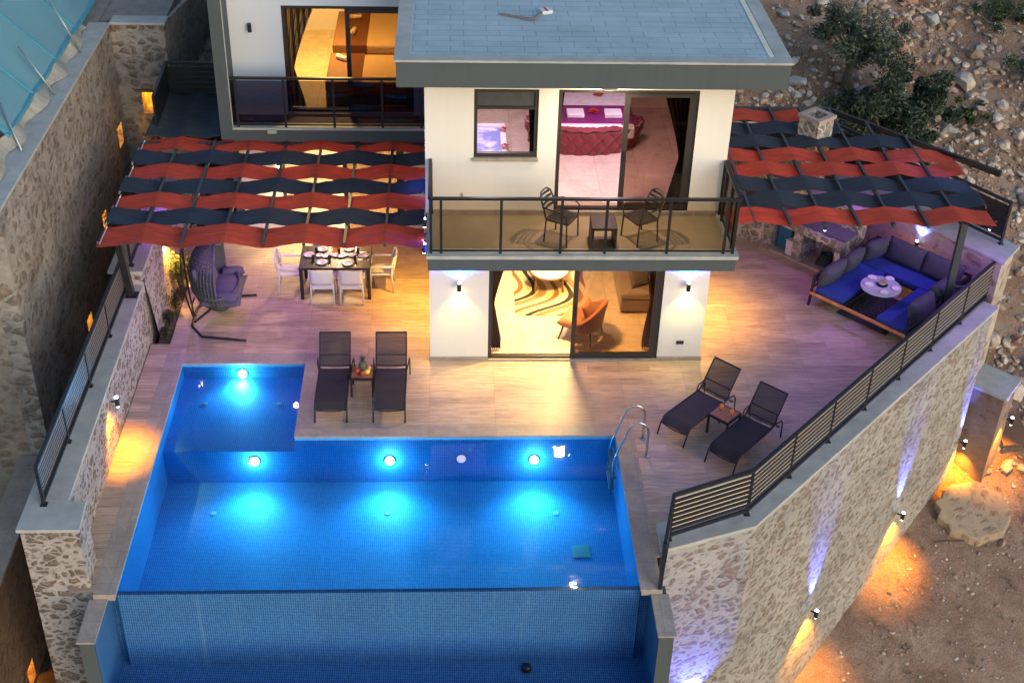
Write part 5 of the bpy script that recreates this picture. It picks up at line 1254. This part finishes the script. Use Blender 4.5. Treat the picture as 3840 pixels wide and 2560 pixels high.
SPOTS += [(12.2,9.6,.5),(13.9,11.2,.42),(12.5,3.6,.38),(12.9,4.4,.33),(13.3,3.2,.4)]
tone = ['tan','pale','reddish','grey']
for i, (x, y, r) in enumerate(SPOTS):
    m = MB(); k_ = i % 4 if i < 170 else 1; rock_mesh(m, (0,0,0), r, rg); o = m.build('boulder', M_bl[k_]); o.location = (x, y, bumpy(x, y)+r*.2)
    big = 'large' if r > .28 else 'medium' if r > .2 else 'small'
    marks = ((10.62,11.0,'the olive tree'),(11.5,9.6,'the large bush'),(13.56,10.1,'the small round shrub'),(15.6,11.0,'the bush at the right edge'),(15.1,12.9,'the roadside wall'),(12.0,1.85,'the buttress'),(12.0,6.2,'the right pergola fence'),(12.9,4.2,'the corner of the high wall'),(9.0,12.8,'the roof corner'),(14.8,7.6,'the middle of the right edge'))
    d, a, b, nm = min(((x-a)**2+(y-b)**2, a, b, n) for a, b, n in marks); side = ('left of ' if x < a-.35 else 'right of ') if abs(x-a) > abs(y-b) else ('uphill of ' if y > b else 'downhill of ')
    far = '' if d < 1.6 else 'well '
    tag(o, '%s %s boulder %s%s%s' % (big, tone[k_], far, side, nm), 'boulder', '%s %s boulders %s%s%s' % (big, tone[k_], far, side, nm))
# flat round stone slab and board by the buttress
k_ = stone_mat('slab_stone', (.46,.36,.24), [(.36,.26,.17),(.30,.20,.13)], 4, .35)
pts = [(11.75+.80*cos(a*pi/12+.5)*(1+.08*sin(3*a)), .50+.62*sin(a*pi/12+.5)*(1+.06*cos(2*a))) for a in range(24)]
m = MB(); m.prism(pts, [T(*q)-.4 for q in pts], [T(*q)+.20 for q in pts]); o = m.build('round_slab', k_, bevel=.03)
tag(o, 'rounded stone slab on the ground lit by the wall lamps', 'stone slab')
p = (12.95, 2.2); m = MB(); m.box(-.33,.33,-.42,.42,0,.03); o = m.build('board', simple('brown_board', (.14,.075,.045), .8)); o.location = (p[0], p[1], bumpy(*p)+.25); o.rotation_euler = (radians(14), 0, .1); tag(o, 'brown rusty board lying beside the buttress', 'board')
o = MB().tube([(-.33,0,0),(.33,0,.02)], .016, 8).build('steel_rod', simple('rusty_rod', (.05,.03,.025), .7)); o.location = (11.05,-.15, bumpy(11.05,-.15)+.12); tag(o, 'short dark rod on the ground near the round slab', 'rod')
# top right corner: road edge, rail and stone wall
t = thing('roadside_wall', 'pale block wall under the road at the top right corner', 'wall', (16.6, 13.2, 1.6), radians(-52))
MB().box(-2.2,2.4,0,.5,-2,.75).build('wall', stone_mat('block_wall', (.10,.09,.08), [(.24,.24,.23),(.30,.30,.29)], 1.7, 1.0, .8), t); MB().box(-2.3,2.5,-.1,3.0,.75,.85).build('kerb', simple('concrete', (.34,.36,.36), .8), t)
t2 = slat_rail('road_guardrail', 'dark guard rail along the road at the top right corner', [((14.8,14.9,2.5),(16.9,12.3,2.5),.6)], 3, solid=True)

# ------------------------------------------------------------------ neighbour's site, top left
k = NB('blue_netting'); wv = k.new('TexWave'); wv.bands_direction = 'Y'; wv.inputs['Scale'].default_value = 5; wv.inputs['Distortion'].default_value = 1; k.link(k.coord(), wv.inputs[0])
k.color(k.ramp(wv.outputs[0], [(.2,(.10,.25,.31)),(.8,(.15,.34,.40))])); k.rough(.6); k.bump(wv.outputs[0], .5, .02)
bs = thing('blue_screen', 'blue netted site screen on a frame at the top left corner', 'site screen', (-7.62, 2, 3.62))
m = MB(); m.grid(lambda u, v: (.15-1.9*v, -1.1+7.6*u, .62+1.9*v+.03*sin(19*u)), 60, 12); m.build('netting', k.m, bs)
m = MB(); m.bar((.17,-1.1,.60),(.17,6.5,.60),.07,.07); 
m.build('edge_beam', simple('blue_paint', (.06,.28,.38), .5), bs)
for y in (-1.0, .7, 2.4, 4.1, 5.8): MB().bar((.17,y,.62),(-1.7,y,2.5),.05,.05).build('rafter', simple('blue_paint',(0,0,0)), bs)
M_tp = cloth_mat('grey_site_tarp', (.40,.40,.35), .1)
def dr(u, v):
    y = -.6+7.2*u; f = .10*sin(9*u+2*v)+.06*sin(23*u-3*v)
    x = -7.5+.20*v**1.5+f*v*.3+.08*sin(31*u); z = 4.24-.22*v+.05*sin(15*u)*v
    return (x, y, z)
o = MB().grid(dr, 140, 24).build('grey_tarp', M_tp, smooth=True); mod(o, 'SOLIDIFY', thickness=.01); tag(o, 'crumpled grey tarp hanging below the blue screen over the wall cap', 'tarp')
m = MB(); m.box(-14,-7.44,-1.1,7.06,3.5,3.9); m.box(-14,-7.3,7.06,16,3.2,3.93); o = m.build('neighbour_terrace', simple('grey_concrete', (.22,.20,.17), .9, 0, .2, 3, .4, .01, 20)); struct(o, 'concrete terrace of the neighbouring plot')
m = MB(); m.box(-7.3,-5.9,7.5,14,3.2,3.9); o = m.build('upper_terrace', simple('grey_concrete',(0,0,0))); struct(o, 'rough concrete ground behind the end wall')
for i, (y, tx, ty, tz, w) in enumerate(((5.34,-7.75,5.5,5.15,'farthest'),(3.19,-7.8,3.4,4.9,'middle'),(.77,-7.75,1.6,4.7,'nearest'))):
    o = MB().tube([(-7.2,y,4.0),(tx,ty,tz)], .022, 8).build('steel_prop', simple('galvanised', (.30,.36,.38), .4, .6), smooth=True); tag(o, '%s slanting steel prop between the wall cap and blue screen' % w, 'prop')
